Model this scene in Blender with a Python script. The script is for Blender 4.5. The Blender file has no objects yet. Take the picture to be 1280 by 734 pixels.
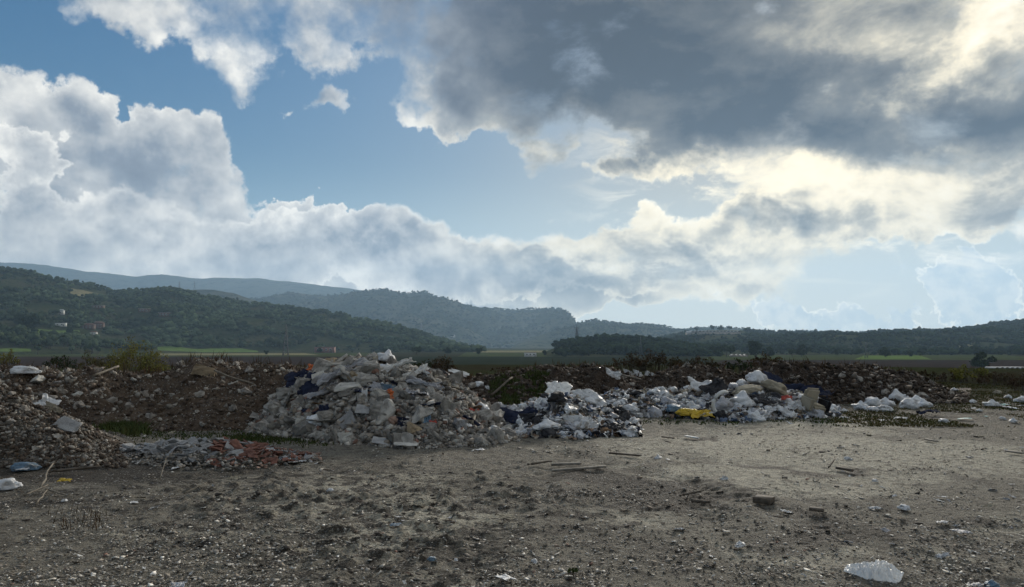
import bpy, bmesh, math, random
import numpy as np
from mathutils import Vector, Matrix, Euler, noise as mnoise

R = math.radians
C = bpy.context.scene.collection
scene = bpy.context.scene

# ------------------------------------------------------------------ camera
CAM_H = 1.62
F = 931.0                      # focal length in pixels of a 1280 wide frame
PITCH = R(4.0)
cam_d = bpy.data.cameras.new('camera')
cam_d.sensor_width = 36.0
cam_d.lens = 36.0 * F / 1280.0
cam_d.clip_start = 0.1
cam_d.clip_end = 60000.0
cam = bpy.data.objects.new('camera', cam_d)
cam.location = (0, 0, CAM_H)
cam.rotation_euler = (R(90) + PITCH, 0, 0)
C.objects.link(cam)
scene.camera = cam

def ray(px, py):
    x = (px - 640.0) / F
    y = (367.0 - py) / F
    c, s = math.cos(PITCH), math.sin(PITCH)
    return Vector((x, c - y * s, s + y * c))

def azel(px, py):
    d = ray(px, py)
    return math.degrees(math.atan2(d.x, d.y)), math.degrees(math.atan2(d.z, math.hypot(d.x, d.y)))

def at(px, py, Y):
    d = ray(px, py)
    return Vector((d.x / d.y * Y, Y, CAM_H + d.z / d.y * Y))

def gp(px, py, z=0.0):
    d = ray(px, py)
    t = (z - CAM_H) / d.z
    return Vector((d.x * t, d.y * t, z))

LOW = -8.5          # the valley floor lies lower than the yard

def gpf(px, py):
    return gp(px, py, LOW)

# ------------------------------------------------------------------ render settings
scene.render.engine = 'CYCLES'
cy = scene.cycles
cy.use_denoising = True
cy.max_bounces = 5
cy.diffuse_bounces = 2
cy.glossy_bounces = 2
cy.transmission_bounces = 3
cy.transparent_max_bounces = 6
cy.volume_bounces = 1
cy.use_adaptive_sampling = True
cy.adaptive_threshold = 0.03
cy.caustics_reflective = False
cy.caustics_refractive = False
vs = scene.view_settings
vs.view_transform = 'Standard'
vs.look = 'None'
vs.exposure = 0.45
vs.gamma = 1.0
vs.use_curve_mapping = False

# ------------------------------------------------------------------ node helpers
class NT:
    def __init__(self, tree):
        self.t = tree
    def new(self, kind, **kw):
        n = self.t.nodes.new(kind)
        for k, v in kw.items():
            setattr(n, k, v)
        return n
    def put(self, sock, v):
        if v is None:
            return
        if isinstance(v, bpy.types.NodeSocket):
            self.t.links.new(v, sock)
        else:
            if hasattr(sock.default_value, '__len__') and not hasattr(v, '__len__'):
                v = [v] * len(sock.default_value)
            if hasattr(v, '__len__') and len(v) == 3 and len(sock.default_value) == 4:
                v = tuple(v) + (1.0,)
            sock.default_value = v
    def m(self, op, a, b=None, c=None, clamp=False):
        n = self.new('ShaderNodeMath', operation=op, use_clamp=clamp)
        self.put(n.inputs[0], a); self.put(n.inputs[1], b)
        if c is not None:
            self.put(n.inputs[2], c)
        return n.outputs[0]
    def vm(self, op, a, b=None, s=None):
        n = self.new('ShaderNodeVectorMath', operation=op)
        self.put(n.inputs[0], a)
        if b is not None:
            self.put(n.inputs[1], b)
        if s is not None:
            self.put(n.inputs['Scale'], s)
        return n.outputs['Value'] if op in ('DOT_PRODUCT', 'LENGTH', 'DISTANCE') else n.outputs[0]
    def noise(self, vec, scale, detail=6, rough=0.55, dist=0.0, lac=2.0, kind='FBM'):
        n = self.new('ShaderNodeTexNoise')
        n.noise_type = kind
        self.put(n.inputs['Vector'], vec)
        self.put(n.inputs['Scale'], scale)
        self.put(n.inputs['Detail'], detail)
        self.put(n.inputs['Roughness'], rough)
        self.put(n.inputs['Lacunarity'], lac)
        self.put(n.inputs['Distortion'], dist)
        return n.outputs['Fac'] if 'Fac' in n.outputs else n.outputs[0]
    def noisec(self, vec, scale, detail=3, rough=0.5):
        n = self.new('ShaderNodeTexNoise')
        self.put(n.inputs['Vector'], vec)
        self.put(n.inputs['Scale'], scale)
        self.put(n.inputs['Detail'], detail)
        self.put(n.inputs['Roughness'], rough)
        return n.outputs['Color']
    def voro(self, vec, scale, feature='F1', rand=1.0, out='Distance', detail=0.0):
        n = self.new('ShaderNodeTexVoronoi', feature=feature)
        self.put(n.inputs['Vector'], vec)
        self.put(n.inputs['Scale'], scale)
        self.put(n.inputs['Randomness'], rand)
        if detail:
            self.put(n.inputs['Detail'], detail)
        return n.outputs[out]
    def mr(self, v, a, b, c=0.0, d=1.0, smooth=True, clamp=True):
        n = self.new('ShaderNodeMapRange')
        n.interpolation_type = 'SMOOTHSTEP' if smooth else 'LINEAR'
        if not smooth:
            n.clamp = clamp
        for i, x in enumerate((v, a, b, c, d)):
            self.put(n.inputs[i], x)
        return n.outputs[0]
    def mix(self, f, a, b, blend='MIX', clampf=True):
        n = self.new('ShaderNodeMix', data_type='RGBA', blend_type=blend)
        n.clamp_factor = clampf
        self.put(n.inputs[0], f); self.put(n.inputs[6], a); self.put(n.inputs[7], b)
        return n.outputs[2]
    def ramp(self, f, stops, interp='LINEAR'):
        n = self.new('ShaderNodeValToRGB')
        r = n.color_ramp
        r.interpolation = interp
        while len(r.elements) < len(stops):
            r.elements.new(0.5)
        for e, (p, c) in zip(r.elements, stops):
            e.position = p
            e.color = tuple(c) + (1.0,) if len(c) == 3 else c
        self.put(n.inputs[0], f)
        return n.outputs[0]
    def comb(self, x, y, z):
        n = self.new('ShaderNodeCombineXYZ')
        self.put(n.inputs[0], x); self.put(n.inputs[1], y); self.put(n.inputs[2], z)
        return n.outputs[0]
    def sep(self, v):
        n = self.new('ShaderNodeSeparateXYZ')
        self.put(n.inputs[0], v)
        return n.outputs

# ------------------------------------------------------------------ sky and sun
SUN_AZ, SUN_EL = azel(955, 165)       # behind the bright gap in the clouds
SUN_DIR = Vector((math.sin(R(SUN_AZ)) * math.cos(R(SUN_EL)), math.cos(R(SUN_AZ)) * math.cos(R(SUN_EL)), math.sin(R(SUN_EL))))

def srgb(r, g, b):
    f = lambda c: (c / 255 / 12.92) if c / 255 <= 0.04045 else ((c / 255 + 0.055) / 1.055) ** 2.4
    return (f(r), f(g), f(b))

def k10(c, s=10.0):
    return tuple(x * s for x in c)

world = bpy.data.worlds.new('World')
scene.world = world
world.use_nodes = True
wt = world.node_tree
wt.nodes.clear()
N = NT(wt)
world.cycles.sampling_method = 'NONE'

# blobs: (px, py, rx, ry, rotation in degrees, weight)
CLOUDS = [
    # bank of cumulus on the left
    (70, 215, 200, 125, 0, 1.6), (175, 215, 150, 85, -12, 1.3), (235, 195, 85, 65, 0, 1.1), (60, 140, 90, 45, -10, 0.9),
    (-60, 230, 200, 160, 0, 1.4), (110, 300, 260, 75, 0, 1.2), (340, 305, 190, 65, 0, 1.2), (-150, 320, 250, 90, 0, 1.3),
    (480, 325, 150, 62, -4, 1.3), (590, 340, 160, 55, -3, 1.2), (720, 350, 150, 50, 0, 1.0), (265, 225, 55, 50, 0, 0.8),
    (385, 275, 60, 35, 0, 0.7), (500, 285, 60, 30, 0, 0.7), (300, 355, 450, 40, 0, 0.8), (640, 375, 260, 34, 0, 0.7),
    # torn cloud, top left
    (270, 0, 240, 60, 0, 1.6), (180, 20, 90, 30, -15, 0.8), (420, 30, 160, 50, 10, 0.8), (480, 5, 190, 66, -4, 1.7), (310, 65, 80, 60, 40, 1.1), (220, 50, 90, 40, -30, 0.9), (560, 80, 70, 50, 0, 1.0), (520, 110, 40, 50, 0, 0.7),
    (400, 40, 90, 40, 0, 0.5), (560, -10, 140, 60, 0, 0.8), (340, 100, 36, 22, 40, 0.25),
    (375, 134, 50, 20, 35, 1.3), (400, 118, 34, 22, -30, 0.9), (430, 120, 32, 18, 20, 0.8), (360, 150, 34, 12, 10, 0.6), (458, 102, 18, 10, 50, 0.6), (300, 80, 90, 30, 60, 0.5), (150, 20, 60, 30, 0, 0.5),
    (160, 375, 500, 60, 0, 1.1), (470, 372, 260, 40, 0, 1.0), (700, 335, 110, 40, 0, 0.6),
    # big dark cloud, upper right
    (800, 60, 260, 130, 0, 1.8), (650, 90, 100, 75, 0, 1.2), (545, 120, 60, 45, 20, 0.9), (700, 30, 160, 80, 0, 1.2),
    (1000, 110, 260, 110, -12, 1.7), (1180, 170, 230, 75, 0, 1.5), (1300, 120, 170, 110, 0, 1.5), (1240, 20, 130, 80, 20, 1.0),
    (1150, 50, 110, 60, 0, 0.7), (950, -60, 400, 110, 0, 1.5), (1400, 200, 300, 120, 0, 1.2), (600, 150, 60, 24, 0, 0.6),
    (590, 72, 60, 40, 20, 0.6),
    # bright broken layer below it
    (810, 215, 110, 42, 14, 1.0), (905, 195, 90, 40, 0, 0.9), (1010, 225, 130, 50, 0, 1.0), (1150, 255, 140, 35, -2, 0.8),
    (970, 285, 210, 52, 3, 1.5), (860, 315, 190, 46, 4, 1.3), (1060, 270, 130, 45, 0, 1.1), (760, 300, 110, 26, 18, 0.7),
    (900, 350, 200, 34, 0, 1.0), (700, 275, 60, 18, 14, 0.55), (680, 205, 40, 20, 0, 0.5), (1230, 250, 120, 20, 0, 0.35),
    (1060, 215, 230, 44, 0, 1.2), (1200, 275, 120, 24, 0, 0.5), (780, 365, 170, 24, 0, 0.8),
]
FAR_CLOUDS = [
    (1205, 352, 48, 42, 0, 1.5), (1235, 380, 40, 36, 0, 1.2), (1255, 350, 26, 22, 0, 0.8), (1195, 400, 24, 26, 0, 0.9), (1170, 352, 26, 16, 10, 0.7),
    (975, 388, 34, 22, -40, 0.9), (1015, 403, 44, 20, 0, 1.0), (1060, 400, 24, 22, 0, 1.0), (1085, 408, 30, 18, 0, 0.9),
    (1130, 405, 28, 22, 0, 1.0), (955, 395, 16, 30, -20, 0.6), (1270, 405, 40, 16, 0, 0.6), (1130, 333, 12, 6, 0, 0.5),
]
FRONT = [    # nearer heads of cloud in front of the bank, and dark bellied fragments under the layer
    (20, 290, 90, 50, 0, 1.2), (110, 285, 70, 40, 10, 1.1), (190, 290, 70, 44, 0, 1.1), (260, 300, 60, 40, 0, 1.1), (325, 290, 56, 44, 0, 1.2), (385, 285, 60, 50, 0, 1.3),
    (440, 305, 60, 40, 0, 1.1), (495, 300, 62, 42, 0, 1.2), (555, 318, 60, 40, 0, 1.1), (610, 328, 60, 34, 0, 1.1), (670, 335, 60, 30, 0, 1.0), (150, 335, 220, 40, 0, 1.1), (420, 345, 260, 40, 0, 1.2), (-100, 320, 150, 60, 0, 1.3),
    (730, 345, 90, 30, 0, 0.9), (60, 205, 50, 40, 0, 0.7), (20, 190, 60, 44, 0, 0.9), (140, 250, 60, 24, 0, 0.5),
    (805, 205, 90, 30, 14, 1.2), (980, 272, 150, 34, 5, 1.3), (1060, 285, 90, 26, 0, 1.0), (860, 300, 90, 26, 12, 0.9), (920, 340, 120, 24, 0, 0.9), (1040, 250, 90, 24, 10, 0.7),
    (820, 345, 90, 22, 0, 0.8), (700, 275, 70, 14, 14, 0.6),
]
HOLES = [   # clear gaps
    (760, 190, 60, 24, 10, -0.7), (700, 250, 70, 22, 10, -0.8), (800, 262, 70, 16, 12, -0.8), (1020, 245, 60, 10, 8, -0.4), (1130, 222, 60, 16, 0, -0.6), (870, 238, 60, 16, 10, -0.7), (960, 300, 60, 12, 0, -0.4), (960, 212, 40, 12, 0, -0.4), (1180, 300, 80, 22, 0, -0.6),
    (420, 200, 150, 60, 0, -0.9), (700, 225, 45, 30, 0, -0.4), (880, 245, 60, 18, 20, -0.5), (1145, 52, 26, 20, 40, -0.7),
    (330, 35, 40, 16, 0, -0.2), (930, 222, 36, 14, 5, -0.5),
    (500, 200, 130, 50, 0, -0.6), (30, 70, 140, 50, 0, -0.8), (1080, 340, 60, 20, 0, -0.4), (640, 240, 120, 36, 0, -0.6),
]
DARK = [    # thick parts of the clouds
    (1010, 222, 200, 28, 2, -0.6), (1170, 235, 160, 34, 0, -0.5), (900, 195, 80, 26, 0, -0.6), (1240, 290, 120, 30, 0, -0.5), (545, 110, 60, 60, 0, -0.5), (880, 250, 160, 30, 6, -0.4),
    (820, 90, 300, 110, 0, 1.5), (680, 110, 100, 66, 0, 1.0), (1010, 150, 240, 70, -12, 1.3), (1190, 175, 230, 62, 0, 1.2),
    (700, 20, 220, 80, 0, 1.0), (1270, 110, 90, 60, 0, 0.8), (950, -60, 400, 100, 0, 1.2), (1195, 55, 130, 40, 48, -1.5),
    (985, 272, 140, 28, 5, 1.25), (800, 208, 66, 24, 14, 1.5), (1050, 270, 90, 26, 0, 0.3), (950, 340, 110, 20, 0, 0.4),
    (1060, 235, 180, 30, 0, -0.5), (860, 300, 70, 22, 10, 0.5), (630, 350, 130, 34, 0, 0.55), (430, 320, 120, 36, 0, 0.6),
    (180, 225, 150, 62, 0, 0.75), (30, 260, 110, 45, 0, 0.6), (110, 325, 170, 30, 0, 0.35), (1215, 375, 60, 50, 0, 0.7), (1070, 412, 120, 18, 0, 0.6),
    (60, 175, 90, 40, 0, 0.35), (720, 360, 150, 26, 0, 0.4), (1400, 200, 300, 120, 0, 1.0), (560, 20, 60, 40, 0, 0.3),
]

tc = N.new('ShaderNodeTexCoord')
D = N.vm('NORMALIZE', tc.outputs['Generated'])
sx, sy_, sz = N.sep(D)
az = N.m('MULTIPLY', N.m('ARCTAN2', sx, sy_), 57.29578)
el = N.m('MULTIPLY', N.m('ARCSINE', sz), 57.29578)
warpv = N.noisec(D, 10.0, 8, 0.6)
wx, wy, wz = N.sep(warpv)
az2 = N.m('ADD', az, N.m('MULTIPLY', N.m('SUBTRACT', wx, 0.5), 11.0))
el2 = N.m('ADD', el, N.m('MULTIPLY', N.m('SUBTRACT', wy, 0.5), 9.0))
P = N.comb(az2, el2, 0.0)

def field(blobs, vec):
    acc = 0.0
    for (px, py, rx, ry, rot, w) in blobs:
        a0, e0 = azel(px, py)
        sxd = abs(azel(px + 20, py)[0] - azel(px - 20, py)[0]) / 40 * rx
        syd = abs(azel(px, py + 20)[1] - azel(px, py - 20)[1]) / 40 * ry
        mp = N.new('ShaderNodeMapping', vector_type='TEXTURE')
        N.put(mp.inputs['Vector'], vec)
        mp.inputs['Location'].default_value = (a0, e0, 0)
        mp.inputs['Rotation'].default_value = (0, 0, R(rot))
        mp.inputs['Scale'].default_value = (sxd * 1.35, syd * 1.35, 1)
        g = N.new('ShaderNodeTexGradient', gradient_type='SPHERICAL')
        N.put(g.inputs[0], mp.outputs[0])
        acc = N.m('MULTIPLY_ADD', g.outputs['Fac'], w, acc)
    return acc

Fd = field(CLOUDS + HOLES, P)
Kd = field(DARK, P)
F2 = field(FRONT, N.comb(N.m('ADD', az, N.m('MULTIPLY', N.m('SUBTRACT', wz, 0.5), 8.0)), N.m('ADD', el, N.m('MULTIPLY', N.m('SUBTRACT', wx, 0.5), 7.0)), 0.0))
# the unseen sky behind the camera and overhead: cloud cover raised for neutral ambient light
back = N.mr(N.m('ABSOLUTE', az), 42, 65)
hi = N.mr(el, 30, 40)
out = N.m('MAXIMUM', back, hi)
big = N.noise(D, 2.2, 3, 0.5)
Fd = N.m('ADD', Fd, N.m('MULTIPLY', out, N.mr(big, 0.32, 0.52, 0.3, 1.3)))
Kd = N.m('ADD', Kd, N.m('MULTIPLY', out, N.mr(big, 0.5, 0.75, 0.0, 0.9)))
Fd = N.m('MINIMUM', Fd, 1.45)

# streaky noise for the high layer, billowing noise for the low cumulus
streak = N.mr(el, 5.0, 13.0)
right = N.mr(az, -8, 4)
strat = N.m('MULTIPLY', right, N.mr(el, 3.2, 5.5))
Ds = N.vm('MULTIPLY', D, (1.0, 1.0, 1.9))
def cloudnoise(vD, vS, lo=False):
    d = 6 if lo else 9
    a = N.noise(vD, 13.0, d, 0.6, 0.0)
    v = N.voro(vD, 16.0, 'F1', 1.0, detail=3.0)
    a = N.m('ADD', N.m('MULTIPLY', a, 0.8), N.m('MULTIPLY', N.m('SUBTRACT', 0.95, v), 0.22))
    b = N.noise(vS, 9.0, d, 0.62, 0.25)
    return a, b
n_a, n_b = cloudnoise(N.vm('ADD', D, N.vm('SCALE', N.vm('SUBTRACT', N.noisec(D, 40.0, 3, 0.6), (0.5, 0.5, 0.5)), s=0.012)), Ds)
nn = N.mix(strat, N.comb(n_a, n_a, n_a), N.comb(n_b, n_b, n_b))
nn = N.sep(nn)[0]
dens = N.m('ADD', Fd, N.m('MULTIPLY', N.m('MULTIPLY', N.m('SUBTRACT', nn, 0.5), 3.1), N.mr(Fd, -0.1, 0.2)))
# offset toward the sun: relief light on the billows
off = tuple(x * 0.02 for x in Vector((0.35, 0.0, 0.94)))
m_a, m_b = cloudnoise(N.vm('ADD', D, off), N.vm('ADD', Ds, (0.012, 0, 0.03)), lo=True)
rel = N.sep(N.mix(strat, N.comb(N.m('SUBTRACT', n_a, m_a), 0, 0), N.comb(N.m('SUBTRACT', n_b, m_b), 0, 0)))[0]

soft = N.m('MAXIMUM', strat, N.m('MULTIPLY', N.mr(el, 15.5, 18.5), 0.8))
edge = N.mix(soft, (0.20, 0, 0), (0.6, 0, 0))
edge = N.sep(edge)[0]
# some edges crisp, others torn into wisps; the high cloud at left is thin all over
wisp = N.mr(N.noise(D, 4.5, 3, 0.5), 0.46, 0.60)
topl = N.m('MULTIPLY', N.mr(el, 15.5, 19.0), N.mr(az, 0.0, -9.0))
edge = N.m('ADD', edge, N.m('ADD', N.m('MULTIPLY', wisp, 0.55), N.m('MULTIPLY', topl, 0.5)))
T0 = 0.42
alpha = N.mr(dens, T0, N.m('ADD', edge, T0))
depth = N.m('SUBTRACT', dens, T0)

sund = N.m('MAXIMUM', N.vm('DOT_PRODUCT', D, tuple(SUN_DIR)), 0.0)
glow = N.m('POWER', sund, 45.0)
glow2 = N.m('POWER', sund, 9.0)

# shade 0 = silver edge, 1 = thick grey
low = N.m('MULTIPLY', N.m('SUBTRACT', 1.0, strat), N.mr(el, 6.0, 2.0))      # soft pale undersides of the bank
alpha = N.m('MULTIPLY', alpha, N.m('SUBTRACT', 1.0, N.m('MULTIPLY', low, 0.25)))
rim = N.m('SUBTRACT', 1.0, N.m('EXPONENT', N.m('MULTIPLY', N.m('MAXIMUM', depth, 0.0), -2.6)))
sh = N.m('ADD', N.m('MULTIPLY', rim, 0.62), N.m('MULTIPLY', Kd, 0.36))
sh0 = sh
# the nearer heads: their own lit rims and grey bodies
nf = N.noise(D, 16.0, 8, 0.6)
dens2 = N.m('ADD', N.m('MINIMUM', F2, 1.1), N.m('MULTIPLY', N.m('SUBTRACT', nf, 0.5), 2.6))
alpha2 = N.mr(dens2, 0.50, N.m('ADD', 0.66, N.m('ADD', N.m('MULTIPLY', wisp, 0.35), N.m('MULTIPLY', strat, 0.35))))
rim2 = N.m('SUBTRACT', 1.0, N.m('EXPONENT', N.m('MULTIPLY', N.m('MAXIMUM', N.m('SUBTRACT', dens2, 0.50), 0.0), -2.2)))
sh2 = N.m('ADD', N.m('MULTIPLY', rim2, N.m('ADD', 0.68, N.m('MULTIPLY', strat, 0.22))), N.m('MULTIPLY', Kd, 0.22))
sh2 = N.m('SUBTRACT', sh2, N.mr(el, 4.5, 1.0, 0.0, 0.22))
sh = N.m('ADD', N.m('MULTIPLY', sh0, N.m('SUBTRACT', 1.0, alpha2)), N.m('MULTIPLY', sh2, alpha2))
alpha = N.m('MAXIMUM', alpha, alpha2)
# thin streaks of cloud drawn out between the broken layer and the sun
streaks = N.noise(N.vm('MULTIPLY', D, (1.0, 1.0, 3.2)), 10.0, 8, 0.66, 0.6)
thin = N.m('MULTIPLY', N.mr(streaks, 0.47, 0.66), N.m('MULTIPLY', N.mr(az, 2.0, 13.0), N.mr(el, 2.5, 6.0)))
alpha = N.m('MAXIMUM', alpha, N.m('MULTIPLY', thin, 0.8))
wispsky = N.m('MULTIPLY', N.mr(N.noise(N.vm('MULTIPLY', D, (1.0, 1.0, 1.6)), 16.0, 8, 0.68, 0.4), 0.56, 0.74), N.m('MULTIPLY', N.mr(big, 0.44, 0.56), 0.55))
alpha = N.m('MAXIMUM', alpha, N.m('MULTIPLY', wispsky, N.m('MULTIPLY', out, 1.0)))
calm = N.mr(Kd, 0.2, 1.4, 1.0, 0.5)          # thick cloud is even and soft, thin cloud textured
sh = N.m('SUBTRACT', sh, N.m('MULTIPLY', N.m('MULTIPLY', rel, calm), 1.7))
sh = N.m('ADD', sh, N.m('MULTIPLY', N.m('MULTIPLY', N.m('SUBTRACT', nn, 0.5), calm), 0.5))
sh = N.m('ADD', sh, N.m('MULTIPLY', N.m('SUBTRACT', N.noise(Ds, 5.0, 5, 0.5), 0.5), N.m('ADD', 1.4, N.m('MULTIPLY', strat, -0.3))))
sh = N.m('SUBTRACT', sh, N.m('MULTIPLY', N.m('MULTIPLY', glow2, N.mr(el, 15.5, 12.0)), 0.12))
sh = N.mr(sh, 0.0, 1.3, 0.0, 1.0, smooth=False)
far_c = N.ramp(sh, [(0.0, k10(srgb(234, 231, 223))), (0.28, k10(srgb(188, 189, 188))), (0.6, k10(srgb(122, 131, 143))), (1.0, k10(srgb(70, 80, 98)))])
sun_c = N.ramp(sh, [(0.0, k10(srgb(255, 250, 236), 9.5)), (0.25, k10(srgb(230, 219, 194))), (0.5, k10(srgb(152, 150, 142))), (0.75, k10(srgb(104, 105, 105))), (1.0, k10(srgb(50, 56, 67)))])
cl = N.mix(N.mr(glow2, 0.25, 0.8), far_c, sun_c)
# clouds out of view: neutral colours chosen for the light they throw on the land
cl = N.mix(N.m('MULTIPLY', out, 0.95), cl, N.ramp(sh, [(0.0, k10(srgb(205, 203, 196))), (0.5, k10(srgb(172, 171, 166))), (1.0, k10(srgb(128, 128, 128)))]))
cl = N.mix(N.m('MULTIPLY', glow, N.m('MULTIPLY', N.mr(sh, 0.8, 0.1), 0.9)), cl, k10(srgb(255, 240, 206), 10.5))

skyt = N.new('ShaderNodeTexSky', sky_type='NISHITA')
skyt.sun_disc = False
skyt.sun_elevation = R(SUN_EL)
skyt.sun_rotation = R(SUN_AZ)
skyt.altitude = 100
skyt.air_density = 1.0
skyt.dust_density = 0.6
skyt.ozone_density = 2.0
blue = skyt.outputs[0]
# the glare round the sun is held back, as the exposure of the photograph does
lum = N.m('MULTIPLY', N.vm('DOT_PRODUCT', blue, (0.25, 0.6, 0.15)), 0.14)
blue = N.vm('SCALE', blue, s=N.m('DIVIDE', 1.0, N.m('ADD', 1.0, N.m('MULTIPLY', lum, 1.0))))
hs = N.new('ShaderNodeHueSaturation')
hs.inputs['Saturation'].default_value = 1.45
hs.inputs['Value'].default_value = 0.78
N.put(hs.inputs['Color'], blue)
blue = hs.outputs[0]
# thin veil, whitening the air toward the horizon and the sun
veil = N.m('MULTIPLY', N.mr(el, 15, -1), 0.85)
veil = N.m('ADD', veil, N.m('MULTIPLY', glow2, 0.2), clamp=True)
blue = N.mix(veil, blue, N.mix(N.mr(el, 9, 0), k10(srgb(140, 178, 204)), k10(srgb(192, 204, 208))))
blue = N.mix(N.m('MULTIPLY', N.m('MULTIPLY', glow2, N.mr(el, 14, 3)), 0.75), blue, k10(srgb(214, 214, 200)))
# small far cumulus, thin and lit from behind: bright rims
w3 = N.noisec(D, 38.0, 3, 0.65)
w3x, w3y, _ = N.sep(w3)
P3 = N.comb(N.m('ADD', az, N.m('MULTIPLY', N.m('SUBTRACT', w3x, 0.5), 3.4)), N.m('ADD', el, N.m('MULTIPLY', N.m('SUBTRACT', w3y, 0.5), 2.8)), 0.0)
F3 = field(FAR_CLOUDS, P3)
d3 = N.m('ADD', N.m('MINIMUM', F3, 0.9), N.m('MULTIPLY', N.m('MULTIPLY', N.m('SUBTRACT', N.noise(D, 60.0, 6, 0.6), 0.5), 2.4), N.mr(F3, 0.0, 0.3)))
a3 = N.mr(d3, 0.30, 0.48)
t3 = N.mr(d3, 0.36, 0.74)
t3 = N.m('ADD', t3, N.mr(N.noise(D, 22.0, 3, 0.5), 0.42, 0.66, 0.0, 1.0), clamp=True)
c3 = N.mix(t3, k10(srgb(255, 250, 234)), N.mix(N.mr(N.noise(D, 45.0, 5, 0.6), 0.4, 0.62), k10(srgb(184, 196, 200)), k10(srgb(212, 216, 212))))
blue = N.mix(N.m('MULTIPLY', a3, N.mr(el, 0.2, 2.0, 0.5, 0.95)), blue, c3)
col = N.mix(alpha, blue, cl)
bg = N.new('ShaderNodeBackground')
bg.inputs['Strength'].default_value = 0.1
N.put(bg.inputs['Color'], col)
wo = N.new('ShaderNodeOutputWorld')
wt.links.new(bg.outputs[0], wo.inputs[0])

sun_l = bpy.data.lights.new('sun', 'SUN')
sun_l.energy = 3.2
sun_l.angle = R(11)
sun_l.color = (1.0, 0.93, 0.82)
sun = bpy.data.objects.new('sun', sun_l)
sun.rotation_euler = SUN_DIR.to_track_quat('Z', 'Y').to_euler()
C.objects.link(sun)

# ------------------------------------------------------------------ mesh and numpy helpers
rng = np.random.default_rng(7)
random.seed(7)

def _hash(ix, iy, seed):
    h = (ix.astype(np.int64) * 374761393 + iy.astype(np.int64) * 668265263 + seed * 974711) & 0xffffffff
    h = ((h ^ (h >> 13)) * 1274126177) & 0xffffffff
    h = h ^ (h >> 16)
    return (h & 0xffff) / 65535.0

def vnoise(x, y, seed=0):
    x = np.asarray(x, float); y = np.asarray(y, float)
    ix = np.floor(x); iy = np.floor(y)
    fx = x - ix; fy = y - iy
    fx = fx * fx * (3 - 2 * fx); fy = fy * fy * (3 - 2 * fy)
    a = _hash(ix, iy, seed); b = _hash(ix + 1, iy, seed); c = _hash(ix, iy + 1, seed); d = _hash(ix + 1, iy + 1, seed)
    return (a * (1 - fx) + b * fx) * (1 - fy) + (c * (1 - fx) + d * fx) * fy - 0.5

def fbm(x, y, oct=4, rough=0.5, seed=0):
    s = 0; a = 1.0; f = 1.0
    for o in range(oct):
        s = s + a * vnoise(np.asarray(x) * f + 13.7 * o, np.asarray(y) * f - 7.3 * o, seed + o)
        a *= rough; f *= 2.03
    return s

def tag(o, label=None, cat=None, group=None, kind=None):
    if label: o['label'] = label
    if cat: o['category'] = cat
    if group: o['group'] = group
    if kind: o['kind'] = kind
    return o

def empty(name, loc=(0, 0, 0), rz=0.0, parent=None):
    o = bpy.data.objects.new(name, None)
    o.empty_display_size = 0.2
    C.objects.link(o)
    o.location = loc
    o.rotation_euler = (0, 0, rz)
    if parent: o.parent = parent
    return o

def mk(name, V, T, mat, parent=None, smooth=False, tint=None):
    """one mesh object from vertex and triangle (or quad) arrays"""
    V = np.asarray(V, np.float32); T = np.asarray(T, np.int32)
    me = bpy.data.meshes.new(name)
    k = T.shape[1]
    me.vertices.add(len(V)); me.vertices.foreach_set('co', V.ravel())
    me.loops.add(T.size); me.loops.foreach_set('vertex_index', T.ravel())
    me.polygons.add(len(T))
    me.polygons.foreach_set('loop_start', np.arange(0, T.size, k, dtype=np.int32))
    me.polygons.foreach_set('loop_total', np.full(len(T), k, np.int32))
    me.update(calc_edges=True)
    if smooth:
        me.polygons.foreach_set('use_smooth', np.ones(len(T), bool))
    if tint is not None:
        at_ = me.color_attributes.new('tint', 'FLOAT_COLOR', 'POINT')
        tt = np.ones((len(V), 4), np.float32); tt[:, :3] = tint
        at_.data.foreach_set('color', tt.ravel())
    if mat: me.materials.append(mat)
    o = bpy.data.objects.new(name, me)
    C.objects.link(o)
    if parent: o.parent = parent
    return o

class Acc:
    """collects triangle meshes into one"""
    def __init__(self):
        self.V = []; self.T = []; self.C = []; self.n = 0
    def add(self, V, T, col=(1, 1, 1)):
        V = np.asarray(V, float); T = np.asarray(T, int)
        if T.shape[1] == 4:
            T = np.vstack([T[:, [0, 1, 2]], T[:, [0, 2, 3]]])
        self.V.append(V); self.T.append(T + self.n)
        c = np.asarray(col, float)
        self.C.append(np.broadcast_to(c, (len(V), 3)))
        self.n += len(V)
    def build(self, name, mat, parent=None, smooth=False, tint=True):
        V = np.vstack(self.V); T = np.vstack(self.T)
        return mk(name, V, T, mat, parent, smooth, np.vstack(self.C) if tint else None)

def rotm(a, b, c):
    return np.array(Euler((a, b, c)).to_matrix())

def ico(sub):
    bm = bmesh.new()
    bmesh.ops.create_icosphere(bm, subdivisions=sub, radius=1.0)
    V = np.array([v.co[:] for v in bm.verts]); T = np.array([[v.index for v in f.verts] for f in bm.faces])
    bm.free()
    return V, T

def hull(pts):
    bm = bmesh.new()
    for p in pts: bm.verts.new(p)
    r = bmesh.ops.convex_hull(bm, input=bm.verts)
    junk = [g for g in r['geom_interior'] if isinstance(g, bmesh.types.BMVert)] + [g for g in r['geom_unused'] if isinstance(g, bmesh.types.BMVert)]
    bmesh.ops.delete(bm, geom=list(set(junk)), context='VERTS')
    bmesh.ops.triangulate(bm, faces=bm.faces)
    bm.verts.index_update()
    V = np.array([v.co[:] for v in bm.verts]); T = np.array([[v.index for v in f.verts] for f in bm.faces])
    bm.free()
    return V, T

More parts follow.
